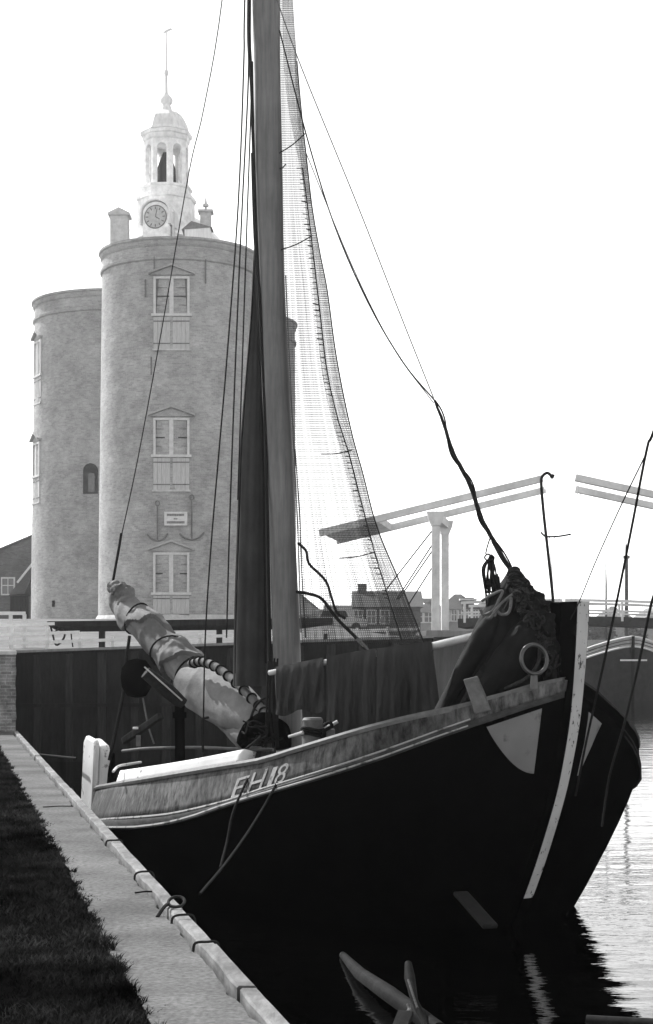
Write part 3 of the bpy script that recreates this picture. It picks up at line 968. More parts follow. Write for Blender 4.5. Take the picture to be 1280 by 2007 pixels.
# ------------------------------------------------------------------ houses
def gable_house(name, x0, x1, y0, y1, z0, ze, zr, label, wallm, roofm, ridge='x', wins=(), group=None, hip=0.0, chim=()):
    h = thing(name, ((x0+x1)/2, (y0+y1)/2, z0), label, 'house', group)
    mb = MB()
    mb.box(((x0+x1)/2, (y0+y1)/2, (z0+ze)/2), (x1-x0, y1-y0, ze-z0))
    xm, ym = (x0+x1)/2, (y0+y1)/2
    if ridge == 'y':
        mb.prism([(x0, y0+0.002, ze), (x1, y0+0.002, ze), (xm, y0+0.002, zr)], (0, y1-y0-0.004, 0))
    mb.build('wall', wallm, h, boxuv=True)
    mb = MB()
    o = 0.3
    th = 0.12
    if ridge == 'x':
        hx = hip
        a = [(x0-0.2, y0-o, ze-0.05), (x1+0.2, y0-o, ze-0.05), (x1+0.2-hx, ym, zr), (x0-0.2+hx, ym, zr)]
        c = [(x0-0.2, y1+o, ze-0.05), (x1+0.2, y1+o, ze-0.05)]
        mb.add(a+c, [(0, 1, 2, 3), (4, 3, 2, 5), (0, 3, 4), (1, 5, 2), (0, 4, 5, 1)])
    else:
        s = (zr-ze)/((x1-x0)/2)
        for sx in (-1, 1):
            xe = xm+sx*((x1-x0)/2+o)
            mb.prism([(xe, y0-0.25, ze-s*o), (xm, y0-0.25, zr), (xm, y0-0.25, zr+th), (xe, y0-0.25, ze-s*o+th)], (0, y1-y0+0.5, 0))
    rf = mb.build('roof', roofm, h)
    for (cx_, w, hh) in chim:
        MB().box((cx_, ym, zr+hh/2-0.4), (w, w, hh+0.8)).build('chimney', M_brick_dark, rf)
    for (wx, wz, ww, wh) in wins:
        mb = MB()
        f = 0.09
        mb.box((wx-ww/2, y0-0.03, wz), (f, 0.1, wh+f)); mb.box((wx+ww/2, y0-0.03, wz), (f, 0.1, wh+f))
        mb.box((wx, y0-0.03, wz+wh/2), (ww-f, 0.1, f)); mb.box((wx, y0-0.03, wz-wh/2), (ww-f, 0.1, f))
        mb.box((wx, y0-0.02, wz), (0.05, 0.08, wh-f)); mb.box((wx, y0-0.02, wz+wh*0.05), (ww-f, 0.06, 0.05))
        wf = mb.build('window', M_white, h)
        MB().box((wx, y0-0.005, wz), (ww-f, 0.03, wh-f)).build('pane', M_glass, wf)
    return h
hd = 106.0
xa, xb = P(-180, 0, hd).x, P(300, 0, hd).x
w1 = P(16, 1149, hd)
gable_house('house', P(-170, 0, hd).x, P(330, 0, hd).x, hd, hd+7, 4.3, zpy(1150, hd), zpy(1045, hd), 'dark gabled brick house standing behind the left edge of the tower', M_brick_dark, M_slate, 'y', [(w1.x, w1.z, 0.80, 1.05)])
# lean-to shed against it
shd = thing('shed', P(40, 1225, 101), 'wooden lean-to shed with a tiled roof beside the tower foot', 'shed')
a, b_ = P(20, 1168, 101), P(56, 1230, 101)
mb = MB()
nb_ = 6
for k in range(nb_):
    x0 = a.x+(b_.x-a.x)*k/nb_
    x1 = a.x+(b_.x-a.x)*(k+1)/nb_
    mb.box(((x0+x1)/2, 101+0.02*(k % 2), (a.z+4.2)/2), (x1-x0-0.015, 0.1, a.z-4.2))
mb.build('wall', M_tar2, shd)
mb = MB()
mb.prism([P(16, 1168, 100.7), P(48, 1163, 100.7), P(72, 1110, 100.7), P(64, 1106, 100.7), P(50, 1124, 100.7)], (0, 3.2, 0))
mb.build('roof', M_slate, shd)
MB().beam(P(34, 1142, 100.6), P(64, 1104, 100.6), 0.12, 0.12).build('verge_board', M_white, shd)
fg = thing('field_gate', P(24, 1275, 50), 'white timber gate frame standing in front of the wooden shed', 'gate')
for px in (21, 48):
    MB().beam(P(px, 1204, 50), P(px, 1272, 50), 0.1, 0.1).build('post', M_white, fg)
MB().beam(P(-20, 1202, 49.98), P(50, 1202, 49.98), 0.1, 0.1).build('crossbar', M_white, fg)

# houses on the far side
fd = 118.0
def fx(px, d=fd): return (px-CX)/FPX*d
def fz(py, d=fd): return zpy(py, d)
gable_house('house', fx(520), fx(640), fd, fd+4, 3.3, fz(1208), fz(1160), 'pale-walled house with a hipped tiled roof just beside the mast', M_plaster, M_slate_pale, 'x', [(fx(600), fz(1215), 0.9, 0.8), (fx(625), fz(1215), 0.9, 0.8)], hip=2.6)
gable_house('house', fx(640), fx(706), fd+4, fd+8, 3.3, fz(1209), fz(1182), 'low house with a long dark roof seen through the bottom of the net', M_plaster, M_slate, 'x', [(fx(660), fz(1215), 0.9, 0.6)])
gable_house('house', fx(694), fx(815), fd-6, fd-1, 3.3, fz(1188, 112), fz(1156, 112), 'largest dark brick house standing straight behind the hanging net', M_brick_dark, M_slate, 'x', [(fx(702+k*26, fd-6), fz(1209, fd-6), 0.6, 0.9) for k in range(3)], chim=((fx(708), 0.6, 0.5),))
gable_house('house', fx(805, 130), fx(868, 130), 130, 133.6, 3.3, fz(1199, 130), fz(1171, 130), 'small pale house with a slate roof left of the bridge posts', M_plaster, M_slate, 'x', [(fx(820, 130), fz(1210, 130), 0.7, 0.8), (fx(840, 130), fz(1210, 130), 0.7, 0.8)], hip=2.2)
rw = gable_house('house', fx(866, 130), fx(940, 130), 131, 134.6, 3.3, fz(1193, 131), fz(1163, 131), 'pale terrace house with dark mansard roof and wide dormer right of the bridge posts', M_plaster, M_slate, 'x', [(fx(876+14*k, 131), fz(1206, 131), 0.45, 0.9) for k in range(5)], hip=1.4)
MB().box((fx(918, 131), 132.2, fz(1184, 131)), (0.9, 2.2, 1.0)).build('dormer', M_bridge_dark, rw)
MB().box((fx(918, 131), 132.0, fz(1175, 131)), (1.3, 2.4, 0.14)).build('dormer_roof', M_white, rw)
gable_house('house', fx(941, 133), fx(1062, 133), 133, 136.6, 3.3, fz(1190, 133), fz(1163, 133), 'long pale terrace house behind the furled foresail', M_plaster, M_slate, 'x', [(fx(960+18*k, 133), fz(1205, 133), 0.5, 0.9) for k in range(6)], hip=1.0)
gable_house('house', fx(1062, 140), fx(1122, 140), 140, 144, 3.3, fz(1190, 140), fz(1177, 140), 'low pale house half hidden by the stem of the boat', M_plaster, M_slate_pale, 'x', [(fx(1085, 140), fz(1205, 140), 0.6, 0.9)])
# far bank beyond the bridge
def bank(u, v):
    return (2+u*110, 205+v*150, 4.2+0.3*v)
struct('far_bank', MB().grid(bank, 6, 4), M_land)
mb = MB().box((57, 204.9, 1.6), (110, 0.6, 5.2))
single('far_quay_wall', mb, M_concrete, 'weathered quay wall across the water beyond the bridge', 'quay wall')
gable_house('house', fx(1100, 212), fx(1152, 212), 212, 222, 4.2, fz(1212, 212), fz(1186, 212), 'plain pale house with small window beyond the bridge by the stem head', M_plaster, M_slate_pale, 'y', [(fx(1150, 212), fz(1211, 212), 0.6, 0.9)])
gable_house('house', fx(1190, 215), fx(1236, 215), 215, 225, 4.2, fz(1209, 215), fz(1186, 215), 'barn with dark steep roof beyond the bridge behind the barge mast', M_plaster, M_slate, 'x', (), hip=1.5)
gable_house('house', fx(1262, 215), fx(1330, 215), 215, 225, 4.2, fz(1214, 215), fz(1190, 215), 'pale house cut by the picture edge beyond the bridge railing', M_plaster, M_slate_pale, 'y', ())

# trees
def tree(x, y, z0, h, r, label):
    t = thing('tree', (x, y, z0), label, 'tree', 'trees beyond the bridge')
    MB().tube([(x, y, z0), (x+0.1, y, z0+h*0.4), (x-0.05, y, z0+h*0.7)], [0.22, 0.17, 0.08], 7).build('trunk', M_bridge_dark, t, smooth=True)
    mb = MB()
    for k in range(1500):
        a, e = random.uniform(0, math.tau), math.asin(random.uniform(-1, 1))
        q = r*random.random()**0.4*(0.8+0.35*noise1(a*3+e*4, z0))
        c = Vector((x+q*math.cos(a)*math.cos(e), y+q*math.sin(a)*math.cos(e), z0+h-r*0.8+q*0.8*math.sin(e)))
        d1 = Vector((random.gauss(0, 1), random.gauss(0, 1), random.gauss(0, 1))).normalized()*0.22
        d2 = d1.orthogonal().normalized()*0.16
        mb.add([c-d1, c+d2, c+d1, c-d2], [(0, 1, 2, 3)])
    mb.build('crown', M_foliage, t)
tree(fx(1172, 208), 208, 4.2, 2.9, 1.9, 'round bush-like tree beyond the bridge between two houses')
tree(fx(1186, 211), 211, 4.2, 2.5, 1.4, 'smaller tree beyond the bridge just before the dark-roofed barn')
tree(fx(1246, 212), 212, 4.2, 2.4, 1.5, 'small tree beyond the bridge next to the barge mast')

# parked cars on the quay
def car(px, d, rz, m, label):
    z = land_z(fx(px, d), d)
    t = thing('parked_car', (0, 0, 0), label, 'car', None)
    L, W = 4.0, 1.55
    prof = [(-2.0, 0.32), (-2.02, 0.62), (-1.9, 0.82), (-1.0, 0.9), (1.1, 0.9), (1.85, 0.82), (2.0, 0.6), (1.98, 0.32)]
    mb = MB().prism([(x, -W/2, zz) for x, zz in prof], (0, W, 0))
    mb.build('body', m, t, bevel=0.06)
    cab = [(-1.25, 0.88), (-0.85, 1.38), (0.55, 1.42), (1.05, 0.88)]
    mb = MB()
    n = len(cab)
    vs = [(x, -W/2*0.95 if zz < 1 else -W/2*0.82, zz) for x, zz in cab]+[(x, W/2*0.95 if zz < 1 else W/2*0.82, zz) for x, zz in cab]
    mb.add(vs, [tuple(range(n)), tuple(range(2*n-1, n-1, -1))]+[(i, (i+1) % n, n+(i+1) % n, n+i) for i in range(n)])
    mb.build('cabin', m, t, bevel=0.06)
    for s in (-1, 1):
        mb = MB()
        for (xa, xb_) in ((-1.0, -0.2), (-0.1, 0.75)):
            y0, y1 = s*(W/2*0.955), s*(W/2*0.865)
            mb.add([(xa, y0, 0.93), (xb_, y0, 0.93), (xb_-0.12, y1, 1.30), (xa+0.18 if xa < -0.5 else xa, y1, 1.30)], [(0, 1, 2, 3)])
        mb.build('side_window', M_dark_open, t, solid=0.02)
    for x in (-1.25, 1.25):
        for s in (-1, 1):
            mb = MB()
            mb.tube([(x, s*0.62, 0.3), (x, s*0.80, 0.3)], 0.3, 16)
            mb.build('wheel', M_rubber, t)
    t.location = (fx(px, d), d, z)
    t.rotation_euler = (0, 0, rz)
car(652, 103, 0.3, M_car, 'pale parked car behind the railing, seen through the net')


# ------------------------------------------------------------------ drawbridge
DZ0 = 3.75
def deck_z(x): return 3.55+0.42*(1-((x-7.0)/7.0)**2)
ab = MB()
ab.box((3.6, 50.6, 1.2), (1.55, 5.6, 4.9))
single('bridge_abutment', ab, M_concrete, 'pale concrete abutment under the posts of the lifting bridge', 'abutment', bevel=0.03)
br = thing('drawbridge', (7.0, 51.8, 3.6), 'pale painted double lifting bridge with raised balance beams', 'bridge')
SK = 0.52/3.5
def BP(x, z, k):          # k = 0 near side, 1 far side
    return Vector((x+0.52*k, 50+3.5*k, z))
pairs = ((626, 1045, 1063, 938), (1127, 936, 1560, 1030))
for li, (xa, ya_, xb_, yb_) in enumerate(pairs):
    for k in (0, 1):
        a, b2 = P(xa, ya_, 50), P(xb_, yb_, 50)
        off = Vector((0.52*k, 3.5*k, 0))
        MB().beam(a+off, b2+off, 0.22, 0.21).build('balance_beam', M_bridge, br, bevel=0.02)
    mid = a.lerp(b2, 0.28 if li == 0 else 0.8)
    e0 = a if li == 0 else b2
    mb = MB()
    q0, q1 = (0.03, 0.27) if li == 0 else (0.76, 0.98)
    c0, c1 = e0.lerp(e0, 0), None
    base = P(xa, ya_, 50)
    tip = P(xb_, yb_, 50)
    A0, A1 = base.lerp(tip, q0), base.lerp(tip, q1)
    mb.prism([A0+Vector((0, 0.135, -0.12)), A1+Vector((0, 0.135, -0.12)), A1+Vector((0, 0.135, 0.10)), A0+Vector((0, 0.135, 0.10))], (0.49, 3.23, 0))
    mb.build('counterweight', M_bridge, br)
for (px, py) in ((854, 1003), (1420, 1003)):
    for k in (0, 1):
        t_ = P(px, py, 50)+Vector((0.52*k, 3.5*k, 0))
        mb = MB().box((t_.x, t_.y, (t_.z+3.3)/2), (0.24, 0.3, t_.z-3.3))
        po = mb.build('post', M_bridge, br, bevel=0.02)
        mb = MB()
        mb.prism([(t_.x-0.26, t_.y-0.18, t_.z), (t_.x+0.26, t_.y-0.18, t_.z), (t_.x+0.22, t_.y-0.18, t_.z-0.2), (t_.x+0.13, t_.y-0.18, t_.z-0.42), (t_.x-0.13, t_.y-0.18, t_.z-0.42), (t_.x-0.22, t_.y-0.18, t_.z-0.2)], (0, 0.36, 0))
        mb.build('bracket', M_bridge, po)
    t_ = P(px, py, 50)
    MB().beam(t_+Vector((0, 0.15, -0.12)), t_+Vector((0.52, 3.35, -0.12)), 0.22, 0.24).build('head_beam', M_bridge, br)
for (x0, y0, x1, y1) in ((1069, 956, 1089, 1214), (1078, 955, 1100, 1214), (1133, 952, 1118, 1214), (1139, 950, 1127, 1212)):
    k = 1 if x0 in (1078, 1139) else 0
    d_ = 50+3.5*k
    MB().tube([P(x0, y0, d_), P(x1, y1, d_)], 0.014, 5).build('hanger', M_bridge, br)
# deck in two leaves, with railings
def deck_part(x0, x1, name):
    def f(u, v):
        x = x0+(x1-x0)*u
        return (x+0.52*v, 50.0+3.5*v, deck_z(x))
    return MB().grid(f, 16, 2).build(name, M_bridge_dark, br, solid=0.26)
deck_part(3.9, 7.02, 'leaf')
deck_part(7.06, 14.0, 'leaf')
for k in (0, 1):
    for (x0, x1) in ((4.0, 7.0), (7.08, 13.8)):
        for h in (0.30, 0.60):
            pts = [BP(x, deck_z(x)+h, k) for x in np.linspace(x0, x1, 10)]
            mb = MB()
            for i in range(9):
                mb.beam(pts[i], pts[i+1], 0.06, 0.08 if h > 0.4 else 0.06)
            mb.build('handrail', M_bridge, br)
        for x in np.arange(x0+0.1, x1, 1.6):
            MB().beam(BP(x, deck_z(x), k), BP(x, deck_z(x)+0.62, k), 0.07, 0.07).build('railing_post', M_bridge, br)
for (x0, y0, x1, y1) in ((847, 1040, 755, 1158), (847, 1068, 778, 1174), (847, 1080, 782, 1174), (847, 1112, 800, 1186)):
    a_ = P(x0, y0, 50.0)
    b2 = P(x1, y1, 53.0)
    MB().tube([a_, b2], 0.022, 5).build('stay_rod', M_iron, br)
MB().tube([P(876, 1060, 53.5), P(945, 1160, 56)], 0.012, 5).build('stay_rod', M_bridge, br)

# ------------------------------------------------------------------ barge beyond the bridge
def barge():
    bx = P(1240, HOR, 104)
    t = thing('barge', (bx.x, 104, 0), 'dark-hulled barge seen bow on beyond the bridge, with pale bulwarks', 'barge')
    L, W = 22.0, 2.75
    ax = Vector((0.03, 1, 0)).normalized()
    sx = Vector((ax.y, -ax.x, 0))
    def bb(s):
        return W*min(1, (s/3.2))**0.55 if s < 3.2 else W
    def top(s): return 3.42-0.80*min(1, s/3.2)**0.8-0.012*s
    rows = []
    ss = list(np.linspace(0, 1, 9)**1.6*3.2)+list(np.linspace(4.5, L, 8))
    def side(sg, z_of, b_of):
        return [[Vector((bx.x, 104, 0))+ax*s+sx*sg*b_of(s, k)+Vector((0, 0, z_of(s, k))) for s in ss] for k in range(5)]
    mb = MB()
    for sg in (-1, 1):
        def fn(u, v):
            s = ss[int(round(u*(len(ss)-1)))]
            z = -0.6+v*(top(s)+0.6)
            b0 = bb(s)*(0.72+0.28*v) if s < 6 else bb(s)
            return Vector((bx.x, 104, 0))+ax*(s+0.35*(1-v)*(1 if s < 3 else 0))+sx*sg*max(b0, 0.04)+Vector((0, 0, z))
        mb.grid(fn, len(ss)-1, 5)
    mb.build('hull', M_barge, t, smooth=True)
    mb = MB()
    for sg in (-1, 1):
        def fn2(u, v):
            s = ss[int(round(u*(len(ss)-1)))]
            return Vector((bx.x, 104, 0))+ax*(s+0.02)+sx*sg*(max(bb(s), 0.04)+0.04-0.1*v)+Vector((0, 0, top(s)+0.02+v*0.55))
        mb.grid(fn2, len(ss)-1, 2)
    mb.build('bulwark', M_barge_trim, t, smooth=True, solid=0.06)
    for dz, rr_ in ((0.60, 0.07), (0.0, 0.06)):
        mb = MB()
        for sg in (-1, 1):
            mb.tube([Vector((bx.x, 104, 0))+ax*s+sx*sg*(max(bb(s), 0.04)+(0.06 if dz < 0.3 else -0.04))+Vector((0, 0, top(s)+dz)) for s in ss], rr_, 6)
        mb.build('rubbing_strake' if dz < 0.3 else 'rail', M_white, t, smooth=True)
    mb = MB()
    def dk(u, v):
        s = ss[int(round(u*(len(ss)-1)))]
        return Vector((bx.x, 104, 0))+ax*s+sx*(v*2-1)*max(bb(s)-0.05, 0.01)+Vector((0, 0, top(s)+0.05))
    mb.grid(dk, len(ss)-1, 2).build('deck', M_barge, t)
    c = Vector((bx.x, 104, 0))+ax*12
    MB().box((c.x, c.y, 3.1), (3.4, 3.0, 1.6), rz=math.atan2(-ax.x, ax.y)).build('wheelhouse', M_barge_trim, t)
    m0 = P(1228, 1270, 109)
    MB().tube([(m0.x, 109, 2.4), P(1228, 1095, 109), P(1227, 1066, 109)], [0.14, 0.11, 0.04], 8).build('mast', M_bridge_dark, t, smooth=True)
    MB().box((m0.x, 109, zpy(1092, 109)), (0.4, 0.2, 0.2)).build('mast_cap', M_bridge_dark, t)
    MB().tube([P(1230, 1180, 109), P(1290, 1135, 100)], 0.02, 5).build('stay', M_rope, t)
    MB().tube([P(1228, 1095, 109), P(1228, 1000, 109)], 0.012, 5).build('topmast', M_bridge, t)
    MB().beam(Vector((bx.x, 103.93, 0.0)), Vector((bx.x, 103.80, 4.05)), 0.16, 0.16).build('stem', M_hull, t)
    for dz in (0.2, 0.4):
        mb = MB()
        for sg in (-1, 1):
            mb.tube([Vector((bx.x, 104, 0))+ax*s+sx*sg*(max(bb(s), 0.04)+0.03)+Vector((0, 0, top(s)+dz)) for s in ss], 0.025, 5)
        mb.build('plank_seam', M_barge, t, smooth=True)
    MB().beam(P(1216, 1294, 103.2), P(1268, 1294, 103.2), 0.12, 0.1).build('bow_mark', M_white, t)
barge()
b2t = thing('moored_boat', P(1188, 1300, 112), 'low moored boat with a bare thin mast beside the barge', 'boat')
mb = MB()
o_ = P(1166, HOR, 112); o_.z = 0
for sg in (-1, 1):
    def fn(u, v):
        s = u*9
        w = 1.3*min(1, s/2.0)**0.6
        return o_+Vector((-0.25*s, s, 0))+Vector((sg*max(w, 0.03)*(0.8+0.2*v), 0, -0.4+v*(2.55-0.5*min(1, s/4)+0.4)))
    mb.grid(fn, 12, 4)
mb.build('hull', M_barge_trim, b2t, smooth=True)
mb = MB()
for sg in (-1, 1):
    mb.tube([o_+Vector((-0.25*s+sg*1.3*min(1, s/2.0)**0.6, s, 2.6-0.5*min(1, s/4))) for s in np.linspace(0.02, 9, 14)], 0.06, 6)
mb.build('rail', M_white, b2t, smooth=True)
MB().tube([P(1188, 1290, 115), P(1188, 1146, 115), P(1187, 1070, 115)], [0.09, 0.06, 0.01], 7).build('mast', M_bridge_dark, b2t, smooth=True)

# ------------------------------------------------------------------ THE BOAT
def ax2(s): return (2.55-0.573*s, 17.86+0.819*s)
NS = (-0.819, -0.573)
SEND = 10.5
f_stem = pchip([-0.7, 0.0, 0.136, 0.96, 1.69, 2.46, 3.54, 4.2], [1.25, 0.90, 0.82, 0.41, 0.127, -0.05, -0.15, -0.17])
f_b = pchip([0, .15, .3, .5, .7, 1.0, 1.5, 2.2, 4, 5, 6, 7, 8, 9.3, 10.2, 10.6], [.09, .62, 1.08, 1.50, 1.80, 2.12, 2.31, 2.40, 2.38, 2.30, 2.02, 1.56, 1.08, .50, .16, .09])
f_w = pchip([0, .15, .3, .6, 1.0, 1.6, 2.5, 4, 6, 7, 8, 9.3, 10.6], [.09, .62, 0.98, 1.32, 1.55, 1.72, 1.85, 1.88, 1.70, 1.35, .95, .42, .07])
py_lo = pchip([100, 190, 222, 285, 345, 400, 460, 520, 640, 760, 882, 931, 1000, 1060, 1125], [1619, 1621, 1623, 1626, 1620, 1607, 1585, 1565, 1528, 1487, 1440, 1423, 1399, 1378, 1360])
py_up = pchip([100, 190, 222, 320, 450, 520, 640, 760, 882, 931, 1000, 1060, 1125], [1602, 1604, 1606, 1601, 1574, 1549, 1510, 1468, 1421, 1404, 1381, 1361, 1344])
py_rl = pchip([100, 190, 220, 340, 465, 515, 595, 760, 850, 930, 1000, 1055, 1125], [1546, 1545, 1541, 1521, 1500, 1492, 1467, 1417, 1396, 1379, 1357, 1342, 1328])
TUM = 0.10
def star(s, b):
    a = ax2(s)
    return a[0]+NS[0]*b, a[1]+NS[1]*b
def zfit(s, b, f):
    x, y = star(s, b)
    return CAMZ-(f(CX+FPX*x/y)-HOR)/FPX*y
def fitz(f, db):
    ss = np.linspace(0, 10.6, 90)
    zs = [zfit(s, max(f_b(s)+db, 0.05), f) for s in ss]
    return pchip(list(ss), zs)
z_lo, z_up, z_rl = fitz(py_lo, 0.0), fitz(py_up, 0.05), fitz(py_rl, -TUM)
boat = thing('fishing_boat', (ax2(5)[0], ax2(5)[1], 0), 'black-hulled wooden sailing fishing boat with white stem moored at the quay', 'boat')
US = list(np.linspace(0, 1, 34)**1.9)
def hp(u, z, b, side):
    s0 = f_stem(z)
    s = s0+u*(SEND-s0)
    x, y = ax2(s)
    return Vector((x+side*NS[0]*b, y+side*NS[1]*b, z-(0.15*b if side < 0 else 0.0)))
def level(u, k):
    """k: -1 keel .. 0 waterline .. 1 strake foot"""
    zr_ = z_lo(u*SEND)
    if k < 0:
        z = 0.6*k
        sp = u*(SEND-f_stem(z))
        return z, f_w(sp)*(1+0.35*k)
    z = zr_*k
    sp = u*(SEND-f_stem(z))
    e = k**0.68
    return z, f_w(sp)*(1-e)+f_b(sp)*e
KS = [-1, -0.5, 0, 0.12, 0.25, 0.4, 0.55, 0.7, 0.85, 0.95, 1.0]
mb = MB()
for side in (1, -1):
    def fn(u, v):
        uu = US[int(round(u*(len(US)-1)))]
        z, b_ = level(uu, KS[int(round(v*(len(KS)-1)))])
        return hp(uu, z, b_, side)
    mb.grid(fn, len(US)-1, len(KS)-1)
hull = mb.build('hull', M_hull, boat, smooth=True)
hull_bvh = BVHTree.FromPolygons([v for v in mb.v], [tuple(f) for f in mb.f])
# strake
for side in (1, -1):
    mb = MB()
    rings = []
    for u in US:
        s = u*SEND
        z0, z1 = z_lo(s), z_up(s)
        b0 = f_b(u*(SEND-f_stem(z0)))
        k = min(1, u*14)
        pr = [(b0-0.03, z0-0.01), (b0+0.045*k, z0+0.0), (b0+0.075*k, z0+0.03), (b0+0.075*k, z1-0.04), (b0+0.045*k, z1), (b0-0.03, z1+0.01)]
        rings.append([hp(u, z, b_, side) for b_, z in pr])
    n = len(pr)
    mb.add([p for r_ in rings for p in r_], [(i*n+j, i*n+(j+1) % n, (i+1)*n+(j+1) % n, (i+1)*n+j) for i in range(len(US)-1) for j in range(n)])
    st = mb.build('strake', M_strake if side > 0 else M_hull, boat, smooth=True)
    mb = MB()
    for zf, o_ in ((z_lo, 0.072), (z_up, 0.050)):
        mb = MB()
        mb.tube([hp(u, zf(u*SEND)+(0.012 if o_ > 0.06 else -0.008), f_b(u*(SEND-f_stem(zf(u*SEND))))+o_, side) for u in US if u > 0.02], [0.008+0.013*min(1, u*3) for u in US if u > 0.02], 6)
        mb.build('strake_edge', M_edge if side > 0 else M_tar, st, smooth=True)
# bulwark
def bul(u, f, side, off=0.0):
    s = u*SEND
    z0, z1 = z_up(s)-0.01, z_rl(s)
    z = z0+(z1-z0)*f
    sp = u*(SEND-f_stem(z))
    b0 = f_b(sp)
    tum = TUM*min(1, b0/0.8)
    return hp(u, z, max(b0-tum*f*1.0+off, 0.05), side)
for side in (1, -1):
    mb = MB()
    mb.grid(lambda u, v: bul(US[int(round(u*(len(US)-1)))], v, side), len(US)-1, 5)
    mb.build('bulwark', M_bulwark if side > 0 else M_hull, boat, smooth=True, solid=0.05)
    mb = MB()
    rings = []
    for u in US:
        c = bul(u, 1.0, side)
        e = bul(u, 1.0, side, 0.05)-c
        if e.length < 1e-6:
            e = Vector((0.05*side*NS[0], 0.05*side*NS[1], 0))
        e = e.normalized()
        rings.append([c+e*0.055+Vector((0, 0, -0.035)), c+e*0.065+Vector((0, 0, 0.0)), c+e*0.04+Vector((0, 0, 0.03)), c-e*0.06+Vector((0, 0, 0.03)), c-e*0.07+Vector((0, 0, -0.03))])
    mb.add([p for r_ in rings for p in r_], [(i*5+j, i*5+(j+1) % 5, (i+1)*5+(j+1) % 5, (i+1)*5+j) for i in range(len(US)-1) for j in range(5)])
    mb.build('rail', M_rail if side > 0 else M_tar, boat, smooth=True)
# deck
mb = MB()
def dfn(u, v):
    uu = US[int(round(u*(len(US)-1)))]
    s = uu*SEND
    z = z_up(s)-0.02+0.06*(1-abs(v*2-1))
    b_ = max(f_b(uu*(SEND-f_stem(z)))-0.02, 0.03)
    q = hp(uu, z, b_*(1-2*v), 1)
    return q+Vector((0, 0, -0.15*b_*max(0, 2*v-1)))
mb.grid(dfn, len(US)-1, 8)
mb.build('deck', M_deck, boat, smooth=True)
# image x -> u on the starboard bulwark
uu_ = np.linspace(0.0, 0.80, 500)
pxs = [CX+FPX*bul(u, 0.5, 1).x/bul(u, 0.5, 1).y for u in uu_]
pxs = list(np.minimum.accumulate(pxs)-np.arange(500)*1e-5)
def u_at(px): return float(np.interp(-px, [-p for p in pxs], uu_))
def on_bul(px, py, off):
    u = u_at(px)
    a, b2 = bul(u, 0, 1), bul(u, 1, 1)
    ya_, yb_ = HOR-(a.z-CAMZ)*FPX/a.y, HOR-(b2.z-CAMZ)*FPX/b2.y
    f = (py-ya_)/(yb_-ya_)
    q = bul(u, f, 1)
    return q+Vector((NS[0], NS[1], 0))*off
# registration: E H 18
def glyph(ch, cx0, cx1, cyt, cyb, skew):
    fc = bpy.data.curves.new('g', 'FONT')
    fc.body = ch
    fo = bpy.data.objects.new('g', fc)
    C.objects.link(fo)
    bpy.context.view_layer.update()
    me = fo.to_mesh()
    bm = bmesh.new()
    bm.from_mesh(me)
    bmesh.ops.triangulate(bm, faces=bm.faces)
    for _ in range(2):
        bmesh.ops.subdivide_edges(bm, edges=[e for e in bm.edges if e.calc_length() > 0.12], cuts=1, use_grid_fill=False)
        bmesh.ops.triangulate(bm, faces=bm.faces)
    xs = [v.co.x for v in bm.verts]; ys = [v.co.y for v in bm.verts]
    x0, x1, y0, y1 = min(xs), max(xs), min(ys), max(ys)
    bm.verts.index_update()
    vs = []
    for v in bm.verts:
        fx_ = (v.co.x-x0)/(x1-x0); fy_ = (v.co.y-y0)/(y1-y0)
        px = cx0+(cx1-cx0)*fx_
        py = cyb+(cyt-cyb)*fy_+skew*(fx_-0.5)*(cx1-cx0)
        vs.append(on_bul(px, py, 0.034))
    fs = [[v.index for v in f.verts] for f in bm.faces]
    bm.free()
    fo.to_mesh_clear()
    C.objects.unlink(fo)
    bpy.data.objects.remove(fo)
    bpy.data.curves.remove(fc)
    return vs, fs
mb = MB()
for ch, a, b2, t_, bo in (('E', 468, 493, 1522, 1562), ('H', 499, 527, 1510, 1554), ('1', 538, 547, 1503, 1545), ('8', 551, 571, 1496, 1536)):
    mb.add(*glyph(ch, a, b2, t_, bo, -0.30))
mb.build('registration_lettering', M_letter, boat)
# grey fields painted on the bow, both sides
def hull_ray(px, py):
    d = (P(px, py, 20)-Vector((0, 0, CAMZ))).normalized()
    h = hull_bvh.ray_cast(Vector((0, 0, CAMZ)), d)
    return h[0], h[1], d
left = pchip([1388, 1425, 1440, 1465, 1490, 1505, 1516], [1035, 953, 958, 975, 1000, 1022, 1044])
right = pchip([1388, 1516], [1062, 1046])
top_l, top_r = (955, 1424), (1062, 1388)
rows_ = []
NV, NU = 16, 12
pts_ = []
ok = True
for i in range(NV+1):
    v = i/NV
    row = []
    for j in range(NU+1):
        u = j/NU
        # between the slanting top edge and the quarter-round foot
        xt = 955+(1062-955)*u; yt = 1424+(1388-1424)*u
        ang = (math.pi/2)*(1-u)
        xb_ = 953+93*(1-math.cos(math.pi/2*u)**1.0) if u < 1 else 1046
        xb_ = 953+93*u**1.0
        yb_ = 1424+92*math.sin(math.pi/2*u)**0.9
        x = xt+(xb_-xt)*v; y = yt+(yb_-yt)*v
        h, n, d = hull_ray(x, y)
        if h is None:
            ok = False
            h, n = P(x, y, 17.5), -d
        if n.dot(d) > 0:
            n = -n
        row.append(h+n*0.006)
    pts_.append(row)
